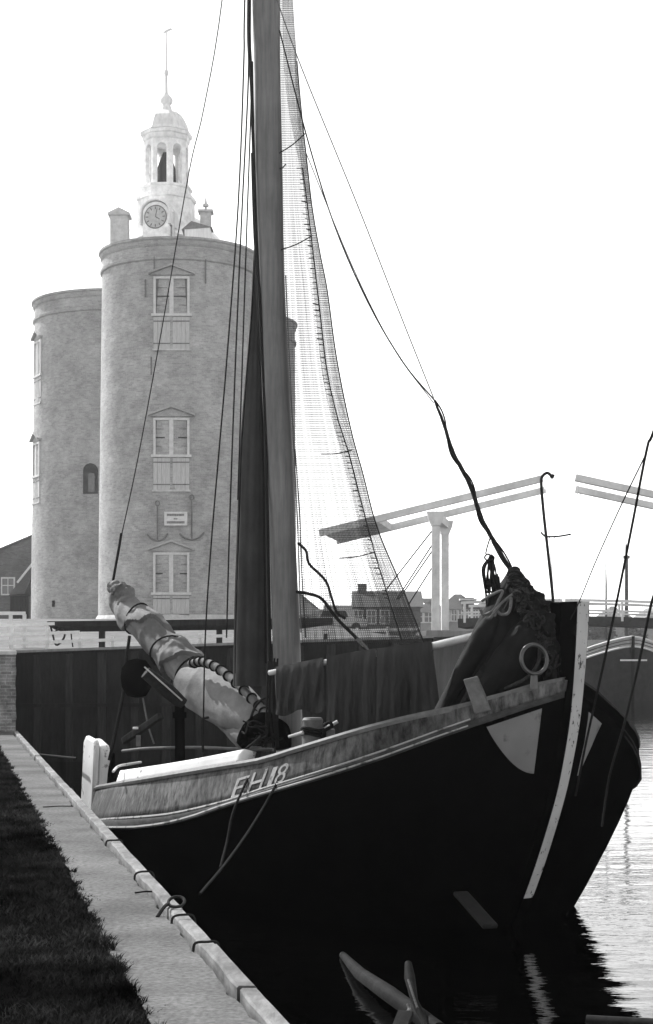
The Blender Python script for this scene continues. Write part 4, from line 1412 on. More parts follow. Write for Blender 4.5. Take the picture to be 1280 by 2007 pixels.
def panel(mirror):
    mb = MB()
    def fn(u, v):
        uq = 1-(1-u)*0.50*(1-0.9*v) if mirror else u
        p0_ = pts_[int(round(v*NV))]
        k0 = min(int(uq*NU), NU-1)
        p = p0_[k0].lerp(p0_[k0+1], uq*NU-k0)
        if mirror:
            a = Vector((2.55, 17.86, 0))
            q = Vector((p.x, p.y, 0))-a
            nb_ = Vector((NS[0], NS[1], 0))
            q = q-nb_*2*q.dot(nb_)
            bb_ = abs((Vector((p.x, p.y, 0))-a).dot(nb_))
            p = Vector((a.x+q.x, a.y+q.y, p.z-0.15*bb_))
        return p
    mb.grid(fn, NU, NV)
    mb.build('bow_panel', M_panel, boat, smooth=True)
panel(False); panel(True)
# stem post
mb = MB()
rings = []
zs = list(np.linspace(-0.5, 3.54, 40))
for z in zs:
    s0 = f_stem(z)
    hw = 0.085+0.012*max(0, (z-1.5))
    back = 0.20+0.06*max(0, z-2.0)
    fr = 0.10
    rings.append([Vector((*star(s0-fr, sgn*hw*0.82), z)) for sgn in (1, -1)]+[Vector((*star(s0+back, -hw), z)), Vector((*star(s0+back, hw), z))])
mb.add([p for r_ in rings for p in r_], [(i*4+j, i*4+(j+1) % 4, (i+1)*4+(j+1) % 4, (i+1)*4+j) for i in range(39) for j in range(4)]+[(0, 1, 2, 3), tuple(39*4+j for j in (3, 2, 1, 0))])
stem = mb.build('stem', M_hull, boat)
mb = MB()
rings = []
for z in zs[8:]:
    s0 = f_stem(z)
    hw = (0.085+0.012*max(0, (z-1.5)))*0.82
    rings.append([Vector((*star(s0-0.106, 0.9*hw), z)), Vector((*star(s0-0.106, -0.9*hw), z)), Vector((*star(s0-0.098, -0.92*hw), z)), Vector((*star(s0-0.098, 0.92*hw), z))])
n = len(rings)
mb.add([p for r_ in rings for p in r_], [(i*4+j, i*4+(j+1) % 4, (i+1)*4+(j+1) % 4, (i+1)*4+j) for i in range(n-1) for j in range(4)]+[(0, 1, 2, 3), tuple((n-1)*4+j for j in (3, 2, 1, 0))])
mb.build('stem_face', M_stem, stem)
c = P(1120, 1342, 17.55)
MB().lathe((0, 0, 0), [(0.045, 0), (0.045, 0.02), (0.02, 0.035)], 12).build('bolt', M_stem, stem).matrix_local = Matrix.Translation(c-boat.location) @ Matrix.Rotation(R(90), 4, 'X')
# dark knee beside the stem head
mb = MB()
mb.prism([Vector((*star(0.02, 0.11), 2.2)), Vector((*star(-0.02, 0.11), 3.52)), Vector((*star(0.10, 0.11), 3.35)), Vector((*star(0.62, 0.11), 2.35))], Vector((-NS[0]*0.22, -NS[1]*0.22, 0)))
mb.build('stem_knee', M_hull, boat)
# bow chock board and rail board
a = P(915, 1330, 17.3)
mb = MB()
mb.prism([P(908, 1332, 17.45), P(936, 1325, 17.45), P(952, 1362, 17.4), P(962, 1392, 17.4), P(930, 1400, 17.4), P(922, 1372, 17.4)], (0.01, 0.10, 0.0))
mb.build('chock', M_rail, boat, bevel=0.01)
mb = MB()
mb.prism([P(952, 1366, 17.5), P(1054, 1338, 17.62), P(1052, 1350, 17.62), P(1000, 1374, 17.56), P(955, 1393, 17.5)], (0.02, 0.08, 0))
mb.build('bow_board', M_rail, boat, bevel=0.01)
# white wash boards near the stern
mb = MB()
def wb(u, v):
    px = 217+(463-217)*u
    yb_ = 1540+(1500-1540)*u-2
    yt = 1510+(1468-1510)*u+3*math.sin(u*3.14)
    q = on_bul(px, yb_-2+(yt-yb_+2)*v, 0.03)
    return q
mb.grid(wb, 24, 3)
wbd = mb.build('wash_board', M_board, boat, smooth=True)
sm = wbd.modifiers.new('solid', 'SOLIDIFY'); sm.thickness = 0.16; sm.offset = -1
# aft deck rail curving round the stern
mb = MB()
mb.tube(smooth_path([P(222, 1512, 21.6), P(232, 1502, 22.2), P(250, 1498, 22.8), P(276, 1494, 23.4)], 6), 0.017, 8)
mb.build('stern_rail', M_board, boat, smooth=True)
mb = MB()
mb.tube(smooth_path([P(240, 1472, 25.0), P(290, 1467, 24.6), P(380, 1465, 24.2), P(470, 1468, 23.5), P(535, 1469, 23.0)], 6), 0.022, 8)
mb.build('coaming', M_rail, boat, smooth=True)
# rudder head
rd = Vector(((177-CX)/FPX*26.2, 26.2, 0))
e1 = Vector((-0.42, 0.90, 0)).normalized(); e2 = Vector((0.82, 0.57, 0)).normalized()
z1 = 1.70
mb = MB()
for (w0_, w1_, o_) in ((0.0, 0.10, 0.0), (0.10, 0.30, 0.05)):
    pro = [(0, -0.6), (0.66, -0.6), (0.64, z1-0.10-o_), (0.52, z1-o_), (0.08, z1-0.05-2*o_), (0, z1-0.10-3*o_)]
    mb.prism([rd+e1*a+e2*w0_+Vector((0.045*zz, 0, zz)) for a, zz in pro], e2*(w1_-w0_-0.004))
mb.build('rudder', M_board, boat, bevel=0.05)
mb = MB()
mb.prism([rd+e2*0.13+e1*0.02+Vector((0, 0, -0.5)), rd+e2*0.52-e1*0.1+Vector((0, 0, -0.5)), rd+e2*0.40-e1*0.1+Vector((0, 0, 1.45)), rd+e2*0.22+e1*0.02+Vector((0, 0, 1.0))], e1*0.5)
mb.build('sternpost', M_hull, boat, bevel=0.03)
# mast
def mp_(py, px): return P(px, py, 22.2)
mpath = [P(568, 1475, 22.2), P(563, 1305, 22.2), P(552, 1000, 22.2), P(538, 700, 22.2), P(528, 400, 22.2), P(524, 150, 22.2), P(521, -60, 22.2), P(517, -700, 22.2)]
MB().tube(smooth_path(mpath, 4), [0.178]*3+[0.178+0.006*math.sin(k) for k in range(26)], 28).build('mast', M_mast, boat, smooth=True)
# bitts
bt = MB()
c = P(613, 1465, 18.9)
bt.lathe((c.x, c.y, c.z-0.05), [(0.105, 0), (0.12, 0.05), (0.115, 0.1), (0.112, 0.34), (0.118, 0.36), (0.10, 0.385), (0.0, 0.39)], 24)
bo = bt.build('bollard', M_rail, boat, smooth=True)
mb = MB()
mb.tube([P(566, 1444, 18.85), P(594, 1436, 18.75)], [0.016, 0.022], 8)
mb.build('pin', M_pole, bo, smooth=True)
mb = MB()
mb.tube([P(630, 1432, 18.9), P(662, 1414, 18.9)], [0.022, 0.02], 8)
mb.build('pin', M_pole, bo, smooth=True)
mb = MB()
for k in range(3):
    mb.tube([Vector((c.x+0.125*math.cos(a), c.y+0.125*math.sin(a), c.z+0.15+0.03*k+0.015*math.sin(2*a))) for a in np.linspace(0, 2*math.pi, 20)], 0.016, 6)
mb.tube(smooth_path([P(632, 1448, 18.8), P(637, 1432, 18.75), P(650, 1424, 18.75), P(646, 1416, 18.75), P(634, 1422, 18.75)], 5), 0.02, 6)
mb.build('lashing', M_rope, bo, smooth=True)
MB().box(P(648, 1446, 18.85), (0.10, 0.10, 0.2)).build('bitt', M_rail, boat, bevel=0.012)
# iron ring fairlead on its stalk
rg = P(1047, 1292, 17.5)
q = Matrix.Rotation(R(20), 3, 'Z')
mb = MB().tube([rg+q @ Vector((0.148*math.cos(a), 0.02*math.sin(a), 0.152*math.sin(a))) for a in np.linspace(0, 2*math.pi, 40)], 0.021, 10)
ro = mb.build('fairlead_ring', M_steel, boat, smooth=True)
MB().tube([rg+Vector((0, 0, -0.16)), rg+Vector((0, 0.03, -0.30))], [0.035, 0.045], 10).build('stalk', M_rail, ro, smooth=True)
MB().tube(smooth_path([P(1058, 1270, 17.65), P(1056, 1295, 17.68), P(1046, 1315, 17.65), P(1030, 1330, 17.6), P(990, 1350, 17.7)], 5), 0.02, 6).build('ring_rope', M_rope_mid, ro, smooth=True)
# stove pipe with cowl, and the after gear
mb = MB()
mb.tube([P(353, 1490, 23.3), P(352, 1383, 23.3)], 0.07, 14)
sp = mb.build('stove_pipe', M_hull, boat, smooth=True)
MB().tube([P(352, 1407, 23.3), P(352, 1396, 23.3)], 0.098, 14).build('collar', M_hull, sp, smooth=True)
MB().tube([P(358, 1380, 23.3), P(330, 1355, 23.2), P(285, 1318, 23.1)], [0.085, 0.105, 0.085], 16).build('cowl', M_iron, sp, smooth=True)
mb = MB()
mb.tube(smooth_path([P(283, 1307, 23.0), P(292, 1315, 23.0), P(320, 1340, 23.0), P(357, 1373, 23.1)], 4), 0.012, 6)
mb.build('bright_edge', M_pole, sp, smooth=True)  # bright top edge of the cowl, its highlight added as a pale tube
# halyards, shrouds and stays, all made fast to the boat
def line(pts, r, m=M_rope, name='stay', sub=5, sag=False):
    return MB().tube(smooth_path(pts, sub), r, 6).build(name, m, boat, smooth=True)
line([P(498, -660, 22.2), P(480, -10, 22.2), P(478, 120, 22.2), P(467, 400, 22.3), P(445, 700, 22.4), P(428, 900, 22.6), P(413, 1080, 22.8), P(402, 1260, 23.0), P(398, 1470, 23.2)], 0.011, name='shroud')
line([P(502, -660, 22.2), P(486, -10, 22.2), P(487, 150, 22.2), P(474, 420, 22.3), P(462, 700, 22.4), P(451, 1000, 22.6), P(444, 1250, 22.8)], 0.011, name='shroud')
line([P(505, -660, 22.15), P(491, 0, 22.15), P(493, 160, 22.15), P(484, 440, 22.2), P(478, 620, 22.2), P(466, 980, 22.3)], 0.010, name='shroud')
line([P(506, -660, 22.1), P(489, -20, 22.1), P(494, 200, 22.1), P(503, 470, 22.1), P(518, 780, 22.1), P(524, 1000, 22.1), P(530, 1320, 22.0)], 0.022, name='halyard')
line([P(507, -660, 22.4), P(438, -20, 24.0), P(400, 210, 24.5), P(370, 340, 24.8), P(318, 640, 25.3), P(270, 900, 25.7), P(236, 1060, 25.9), P(221, 1140, 26.0)], 0.0085, M_rope, name='topping_lift')
line([P(238, 1045, 25.9), P(233, 1075, 25.9), P(221, 1142, 26.0)], 0.022, name='lift_tail')
# forestay side: two thin lines and the twisted hauling rope
line([P(522, -80, 22.0), P(540, -10, 22.0), P(590, 130, 21.5), P(700, 400, 20.4), P(790, 630, 19.6), P(850, 780, 19.1)], 0.007, M_rope_pale, name='halyard')
line([P(548, 60, 22.0), P(602, 270, 21.4), P(655, 440, 20.8), P(720, 590, 20.1), P(790, 710, 19.5), P(852, 785, 19.1)], 0.009, name='halyard')
line([P(600, 300, 21.4), P(690, 520, 20.4), P(770, 680, 19.7), P(850, 790, 19.1)], 0.006, M_rope_pale, name='halyard')
fp = smooth_path([P(852, 785, 19.1), P(870, 835, 19.0), P(893, 895, 18.85), P(918, 945, 18.7), P(938, 1000, 18.55), P(965, 1055, 18.4), P(1002, 1122, 18.2)], 12)
mb = MB()
mb.tube([p+Vector((0.008*math.sin(i*0.2), 0, 0.012*noise1(i*0.23, 3))) for i, p in enumerate(fp)], [0.014+0.011*min(1, i/25) for i in range(len(fp))], 8)
mb.tube([p+Vector((0.036*math.sin(i*0.21), -0.03*abs(math.cos(i*0.21)), 0.014*math.sin(i*0.21))) for i, p in enumerate(fp)], 0.009, 6)
mb.build('hauling_rope', M_rope, boat, smooth=True)
line([P(585, 1065, 22.0), P(600, 1080, 21.8), P(606, 1105, 21.7), P(638, 1138, 21.5), P(651, 1175, 21.3), P(660, 1200, 21.2), P(676, 1212, 21.1)], 0.018, name='loose_rope')
line([P(582, 1160, 22.0), P(610, 1165, 21.8), P(632, 1175, 21.6), P(660, 1212, 21.3), P(700, 1252, 21.1), P(726, 1285, 20.9)], 0.022, name='loose_rope')
line([P(700, 1252, 21.05), P(715, 1268, 21.0), P(728, 1286, 20.9)], 0.026, M_rope_pale, name='rope_tail')
line([P(578, 880, 22.3), P(587, 1000, 22.3), P(592, 1130, 22.3), P(599, 1250, 22.3)], 0.008, name='shroud')
line([P(560, 540, 22.05), P(572, 800, 22.05), P(583, 1020, 22.05), P(590, 1240, 22.05)], 0.008, M_rope_pale, name='halyard')
# mooring warps hanging over the bow bulwark
line([P(515, 1493, 19.0), P(495, 1510, 18.75), P(470, 1560, 18.4), P(455, 1600, 18.2), P(445, 1650, 18.0), P(432, 1700, 17.6)], 0.014, name='warp')
line([P(590, 1462, 18.75), P(565, 1490, 18.45), P(540, 1540, 18.05), P(515, 1585, 17.8), P(480, 1640, 17.0), P(440, 1695, 15.5), P(392, 1752, 14.0)], 0.014, name='warp')
line([P(0, 1461, 30.5), P(60, 1476, 29.5), P(110, 1482, 28.2), P(150, 1486, 26.6)], 0.018, name='warp')
# blocks by the mast foot
for (px, py, d_, r_) in ((449, 1272, 22.6, 0.085), (531, 1347, 21.4, 0.075)):
    mb = MB()
    c = P(px, py, d_)
    mb.lathe((0, 0, 0), [(0.01, -0.05), (r_*0.9, -0.045), (r_, -0.02), (r_, 0.02), (r_*0.9, 0.045), (0.01, 0.05)], 20)
    o = mb.build('block', M_rail if px > 500 else M_hull, boat, smooth=True)
    o.matrix_local = Matrix.Translation(c-boat.location) @ Matrix.Rotation(R(90), 4, 'X') @ Matrix.Diagonal((1, 1.5, 1, 1))
# tackle beside the mast foot
mb = MB()
for k in range(7):
    x = 526+3*k
    mb.tube(smooth_path([P(x, 1290+8*random.random(), 21.6-0.03*k), P(x+random.uniform(-4, 4), 1380, 21.5), P(x+random.uniform(-8, 8), 1466, 21.5)], 5), 0.013, 6)
mb.build('halyard_falls', M_rope, boat, smooth=True)
mb = MB()
for k in range(12):
    c = P(random.uniform(488, 545), random.uniform(1418, 1464), 21.6+random.uniform(-0.2, 0.2))
    mb.tube(smooth_path([c+Vector((random.uniform(-.14, .14), random.uniform(-.1, .1), random.uniform(-.10, .10))) for _ in range(5)], 5), 0.011, 5)
mb.build('coiled_rope', M_rope, boat, smooth=True)
# tackle under the boom, hanging to the stern
line([P(254, 1246, 25.0), P(252, 1262, 25.0), P(248, 1290, 25.0), P(243, 1350, 25.0), P(230, 1420, 25.0), P(214, 1490, 25.0)], 0.026, name='mainsheet')
line([P(280, 1368, 24.8), P(290, 1420, 24.8), P(302, 1458, 24.8)], 0.014, M_rail, name='mainsheet')
# boathook standing on the bow
hk = thing('boathook', P(1090, 1290, 17.9), 'thin iron hook pole standing upright on the bow', 'boathook')
MB().tube(smooth_path([P(1092, 1310, 17.9), P(1085, 1190, 17.9), P(1076, 1100, 17.9), P(1066, 1010, 17.9), P(1061, 950, 17.9), P(1063, 934, 17.9), P(1072, 927, 17.9), P(1079, 931, 17.9), P(1082, 936, 17.9), P(1085, 930, 17.9)], 6), 0.016, 8).build('shaft', M_iron, hk, smooth=True)
MB().tube(smooth_path([P(1060, 1043, 17.9), P(1067, 1050, 17.9), P(1075, 1052, 17.9), P(1096, 1051, 17.9), P(1119, 1047, 17.9)], 5), 0.010, 6).build('cross_piece', M_iron, hk, smooth=True)

# ------------------------------------------------------------------ sails, nets, spars on the boat
def roll(pts, rad, n=26, sub=10, fold=0.08, seed=0, asp=1.0, freq=9, wrap=0.0, turns=3.0, flat=1.0):
    path = smooth_path(pts, sub)
    k = len(path)
    rr_ = np.interp(np.linspace(0, 1, k), np.linspace(0, 1, len(rad)), rad)
    mb = MB()
    vs = []
    t = (path[1]-path[0]).normalized()
    nr = Vector((0, -1, 0))
    for i, p in enumerate(path):
        t = (path[min(i+1, k-1)]-path[max(i-1, 0)]).normalized()
        nr = (Vector((0, -1, 0))-t*t.dot(Vector((0, -1, 0)))).normalized()
        bn = t.cross(nr)
        for j in range(n):
            a = math.tau*j/n
            q3 = Vector((math.cos(a)*1.1+seed*7.3, math.sin(a)*1.1, i/k*freq*0.42+0.9*math.sin(a+seed)))
            w = 1+fold*2.2*mnoise.noise(q3)+fold*1.3*mnoise.noise(q3*2.3)+fold*0.5*mnoise.noise(q3*5.1)
            if wrap:
                fr_ = (a/math.tau+turns*i/k+0.10*mnoise.noise(Vector((i/k*6, math.sin(a), seed)))) % 1.0
                w += wrap*(fr_**1.5-0.4)
                fr_ = (-a/math.tau+turns*1.7*i/k+0.15*mnoise.noise(Vector((i/k*5, math.cos(a), seed+4)))) % 1.0
                w += wrap*0.5*(abs(fr_-0.5)*2)**2
            vs.append(p+(nr*math.cos(a)*flat+bn*math.sin(a)*asp)*rr_[i]*w)
    fs = [(i*n+j, i*n+(j+1) % n, (i+1)*n+(j+1) % n, (i+1)*n+j) for i in range(k-1) for j in range(n)]
    fs += [tuple(range(n-1, -1, -1)), tuple((k-1)*n+j for j in range(n))]
    mb.add(vs, fs)
    return mb, path, rr_
mb, _, _ = roll([P(470, 1462, 21.9), P(492, 1440, 21.9), P(520, 1428, 21.8), P(548, 1440, 21.8), P(556, 1468, 21.8)], [0.05, 0.15, 0.18, 0.15, 0.09], fold=0.16, seed=11, freq=7, n=40)
mb.build('gear_heap', M_hull, boat, smooth=True)
# furled pale sail along the boom
fs_t = thing('furled_sail', P(460, 1440, 22.4), 'pale canvas sail furled along its boom, sloping up toward the tower', 'sail')
mb, path, rr_ = roll([P(228, 1165, 26.0), P(250, 1195, 25.8), P(290, 1232, 25.3), P(330, 1275, 24.9), P(362, 1308, 24.6), P(388, 1332, 24.4)], [0.14, 0.21, 0.23, 0.25, 0.27, 0.20], fold=0.10, seed=2, freq=11, sub=30, n=72, wrap=0.26, turns=2.6)
mb.build('upper_roll', M_canvas, fs_t, smooth=True)
for fr in (0.30, 0.62, 0.88):
    i = int(fr*(len(path)-1))
    t = (path[i+1]-path[i-1]).normalized()
    nr = (Vector((0, -1, 0))-t*t.dot(Vector((0, -1, 0)))).normalized(); bn = t.cross(nr)
    sl_ = 0.35*math.sin(i)
    MB().tube([path[i]+(nr*math.cos(a)+bn*math.sin(a))*rr_[i]*1.13+t*sl_*0.3*math.sin(a+1) for a in np.linspace(0, math.tau, 24)], 0.014, 6).build('gasket', M_rope, fs_t, smooth=True)
mb, path2, rr2 = roll([P(352, 1328, 24.2), P(388, 1346, 23.95), P(426, 1366, 23.6), P(462, 1386, 23.2), P(496, 1404, 22.85), P(524, 1420, 22.6)], [0.16, 0.33, 0.37, 0.34, 0.25, 0.12], fold=0.045, seed=5, n=56, freq=5, sub=16, flat=0.55)
mb.build('belly', M_canvas, fs_t, smooth=True)
mb, _, _ = roll([P(418, 1388, 23.7), P(444, 1414, 23.4), P(474, 1434, 23.0), P(504, 1440, 22.6), P(526, 1430, 22.4)], [0.02, 0.15, 0.20, 0.17, 0.09], fold=0.12, seed=9, n=48, freq=7, sub=16, flat=0.6)
mb.build('lower_fold', M_canvas, fs_t, smooth=True)
boomp = smooth_path([P(374, 1301, 23.75), P(398, 1297, 23.5), P(428, 1310, 23.2), P(468, 1343, 22.8), P(507, 1383, 22.45), P(533, 1414, 22.2)], 8)
boom = MB().tube(boomp, 0.058, 14).build('boom', M_canvas, fs_t, smooth=True)
for i in range(2, len(boomp)-2, 3):
    t = (boomp[i+1]-boomp[i-1]).normalized()
    nr = t.orthogonal().normalized(); bn = t.cross(nr)
    MB().tube([boomp[i]+(nr*math.cos(a)+bn*math.sin(a))*0.066+t*0.02*math.sin(a) for a in np.linspace(0, math.tau, 16)], 0.015, 6).build('lacing', M_rope, boom, smooth=True)
# bunched head of the sail
mb, _, _ = roll([P(216, 1152, 26.0), P(232, 1154, 25.9), P(246, 1168, 25.8), P(254, 1186, 25.7)], [0.07, 0.13, 0.15, 0.12], fold=0.22, seed=21, freq=9, n=44, sub=14, wrap=0.2, turns=2)
mb.build('bunched_head', M_canvas, fs_t, smooth=True)
line([P(528, 1365, 21.9), P(512, 1372, 21.9), P(498, 1390, 21.9), P(488, 1420, 21.9), P(478, 1448, 22.0)], 0.018, name='preventer')
# dark tall sail hanging against the mast
ds = thing('dark_sail', P(495, 1400, 22.7), 'tall dark tanned sail brailed up tight against the mast', 'sail')
lft = pchip([0, 470, 500, 600, 900, 1000, 1200, 1340], [488, 499, 497, 492, 470, 467, 461, 459])
rgt = pchip([0, 470, 500, 600, 900, 1000, 1200, 1340], [494, 505, 507, 512, 521, 523, 526, 527])
mb = MB()
def dsf(u, v):
    py = 120+v*1225
    a = u*math.tau
    l, r_ = lft(py), rgt(py)
    c, h = (l+r_)/2, (r_-l)/2
    pl_ = 1+0.05*math.sin(a*7+v*3)+0.03*math.sin(a*13+v*9)
    d_ = 22.5-0.16*math.sin(a)*(h/32)*pl_
    return P(c-h*math.cos(a)*pl_, py, d_)
mb.grid(dsf, 64, 60)
mb.build('canvas', M_canvas_dark, ds, smooth=True)
mb = MB()
mb.tube([P(rgt(py)-6, py, 22.33) for py in range(300, 1330, 40)], 0.016, 6)
mb.tube([P(lft(py)+2, py, 22.45) for py in range(480, 1330, 40)], 0.010, 6)
mb.build('bolt_rope', M_rope, ds, smooth=True)
# pole with dark cloth
pole = single('spar_pole', MB().tube([P(528, 1319, 21.0), P(700, 1286, 20.3), P(845, 1267, 19.7), P(940, 1245, 19.3)], [0.034, 0.036, 0.045, 0.05], 14), M_pole, 'pale peeled pole lying level between mast and foresail', 'spar', smooth=True)
ct = thing('draped_cloth', P(690, 1300, 20.4), 'dark brown sailcloth hung over the pale pole in hanging folds', 'cloth')
def pole_at(px):
    t = [528, 700, 845, 940]
    return float(np.interp(px, t, [1319, 1286, 1267, 1245])), float(np.interp(px, t, [21.0, 20.3, 19.7, 19.3]))
def cloth(px0, px1, bot, seed, flare=0.0):
    def fn(u, v):
        px = px0+(px1-px0)*u
        py, d_ = pole_at(px)
        yb_ = bot(u)
        amp = 0.075*min(1, v*1.5)
        w = 1.4*mnoise.noise(Vector((u*4+0.6*v, v*0.7, seed)))+0.6*mnoise.noise(Vector((u*11+v, v*1.6, seed+9)))+0.15*mnoise.noise(Vector((u*25, v*9, seed)))
        # front side falls from the pole, back side returns
        return P(px+flare*v*(u)+1.5*w*v, py-10+(yb_-py+10)*v, d_-0.055-0.035*math.sin(min(v*8, 1.57))+amp*w)
    def back(u, v):
        px = px0+(px1-px0)*u
        py, d_ = pole_at(px)
        w = noise1(u*6+v, seed+2)
        return P(px, py-10+90*v, d_-0.055+0.14*math.sin(min(v*14, 1.57))+0.05*w*v)
    mb = MB()
    mb.grid(fn, 70, 40)
    mb.grid(back, 40, 14)
    mb.build('panel', M_cloth, ct, smooth=True)
cloth(541, 634, lambda u: 1400-8*u+5*math.sin(u*9), 1)
cloth(640, 737, lambda u: 1455, 5)
cloth(738, 846, lambda u: 1440, 8, flare=24)
# furled foresail at the bow
ff = thing('furled_foresail', P(930, 1390, 18.1), 'black canvas foresail lashed in thick rolls at the bow', 'sail')
bl = pchip([1112, 1125, 1160, 1205, 1300, 1350, 1400], [998, 992, 968, 942, 897, 872, 846])
brr = pchip([1112, 1125, 1160, 1205, 1255, 1320, 1400], [1012, 1018, 1034, 1060, 1088, 1100, 1096])
mb = MB()
def tent(u, v):
    py = 1402+(1114-1402)*v
    a = u*math.tau
    l, r_ = bl(py), brr(py)
    c, h = (l+r_)/2, (r_-l)/2
    # long folds run from the foot up to the head
    t = u*14+1.2*v
    f1 = 1-abs(mnoise.noise(Vector((t*0.55, v*1.5, 3.0))))*2
    f2 = 1-abs(mnoise.noise(Vector((t*1.3, v*3.5, 8.0))))*2
    fo = 0.10*f1+0.03*f2+0.006*mnoise.noise(Vector((t*3, v*12, 1)))
    th = min(h/185*0.75, 0.30+0.1*v)
    return P(c-h*math.cos(a)*(1+0.25*fo*abs(math.sin(a))), py, 18.3-th*math.sin(a)-fo*math.sin(a)*min(1, h/60))
mb.grid(tent, 120, 70)
mb.build('main_roll', M_roll, ff, smooth=True)
mb, _, _ = roll([P(905, 1400, 17.95), P(955, 1345, 17.92), P(1000, 1298, 17.92), P(1034, 1250, 17.95), P(1040, 1215, 18.1)], [0.07, 0.17, 0.21, 0.20, 0.10], fold=0.07, seed=6, n=48, freq=7, wrap=0.16, turns=0.6, sub=16)
mb.build('inner_roll', M_roll, ff, smooth=True)
mb, _, _ = roll([P(868, 1396, 18.1), P(908, 1318, 18.0), P(944, 1256, 17.98), P(968, 1215, 18.05)], [0.05, 0.10, 0.13, 0.10], fold=0.06, seed=16, n=40, freq=6, wrap=0.14, turns=0.5, sub=16)
mb.build('outer_roll', M_roll, ff, smooth=True)
mb, _, _ = roll([P(1004, 1118, 18.1), P(1020, 1150, 18.05), P(1046, 1195, 18.0), P(1070, 1240, 17.95), P(1084, 1290, 17.95), P(1086, 1335, 17.95)], [0.05, 0.10, 0.14, 0.15, 0.15, 0.10], fold=0.30, seed=8, n=44, freq=22, sub=16, wrap=0.2, turns=5)
mb.build('leech_fold', M_roll, ff, smooth=True)
for k, (px, py, r_) in enumerate([(1005, 1126, 0.05), (1008, 1138, 0.065), (1014, 1150, 0.08), (1021, 1163, 0.09)]):
    c = P(px, py, 18.05)
    for q in range(3):
        ph = random.uniform(0, 6)
        MB().tube([c+Vector((r_*1.25*math.cos(a)+0.012*math.sin(3*a+ph), -0.10-0.10*abs(math.sin(a)), r_*0.45*math.sin(a)+0.025*math.sin(2*a+ph)-0.02*q+0.02)) for a in np.linspace(0, math.tau, 20)], 0.013, 6).build('seizing', M_rope_mid if q == 1 else M_rope, ff, smooth=True)
mb = MB()
for k in range(60):
    t = random.random()
    c = P(1020+66*t+random.uniform(-16, 14), 1160+135*t+random.uniform(-10, 10), 17.82)
    r_ = random.uniform(0.02, 0.055)
    a0 = random.uniform(0, 6)
    mb.tube(smooth_path([c+Vector((random.gauss(0, r_), random.gauss(-0.03, 0.03), random.gauss(0, r_))) for _ in range(4)], 5), random.uniform(0.007, 0.012), 5)
mb.build('rope_tangle', M_rope_mid, ff, smooth=True)
mb = MB()
mb.tube(smooth_path([P(944, 1178, 17.85), P(965, 1165, 17.8), P(985, 1158, 17.8), P(978, 1175, 17.75), P(968, 1195, 17.75), P(948, 1205, 17.8), P(942, 1195, 17.8)], 6), 0.016, 6)
mb.tube(smooth_path([P(1004, 1165, 17.8), P(985, 1180, 17.75), P(972, 1195, 17.7), P(962, 1210, 17.72), P(952, 1212, 17.75)], 6), 0.016, 6)
mb.tube(smooth_path([P(1002, 1172, 17.75), P(1000, 1192, 17.7), P(994, 1203, 17.7), P(982, 1204, 17.7), P(975, 1198, 17.72)], 6), 0.017, 6)
mb.build('loose_line', M_rope_pale, ff, smooth=True)
mb = MB()
mb.tube(smooth_path([P(1060, 1190, 18), P(1064, 1178, 18), P(1068, 1180, 18), P(1068, 1190, 18), P(1062, 1196, 18)], 5), 0.014, 6)
mb.tube(smooth_path([P(960, 1056, 18.4), P(955, 1072, 18.35), P(952, 1085, 18.3)], 5), 0.008, 6)
mb.tube(smooth_path([P(966, 1060, 18.4), P(985, 1095, 18.3), P(1002, 1118, 18.2)], 5), 0.022, 6)
mb.build('becket', M_rope, ff, smooth=True)
MB().lathe((0, 0, 0), [(0.02, -0.06), (0.06, -0.04), (0.07, 0), (0.06, 0.04), (0.02, 0.06)], 14).build('knot', M_rope, ff, smooth=True).location = P(964, 1054, 18.4)-ff.location
# hanging coil
hc = thing('rope_coil', P(960, 1170, 18.2), 'dark coil of rope hanging below the knot beside the foresail', 'rope')
mb = MB()
for k in range(13):
    x0 = 950+random.uniform(0, 26)
    yb_ = random.uniform(1150, 1192)
    mb.tube(smooth_path([P(962+random.uniform(-4, 6), 1090+random.uniform(-3, 4), 18.25), P(x0-4+random.uniform(-3, 3), 1112, 18.2+random.uniform(-.06, .06)), P(x0-3+random.uniform(-4, 4), 1140, 18.2+random.uniform(-.06, .06)), P(x0+random.uniform(-5, 5), yb_, 18.2), P(x0+random.uniform(4, 9), yb_+3, 18.18), P(x0+random.uniform(4, 10), yb_-22, 18.15)], 5), random.uniform(0.009, 0.015), 5)
mb.build('hank', M_rope, hc, smooth=True)
mb = MB()
for k in range(3):
    mb.tube(smooth_path([P(966, 1092, 18.2), P(956, 1086, 18.15), P(950, 1093, 18.15), P(958, 1100, 18.15), P(968, 1097, 18.2)], 5), 0.010, 6)
mb.tube([P(974, 1125, 18.15), P(978, 1160, 18.15)], 0.014, 6)
mb.build('hitch', M_rope, hc, smooth=True)
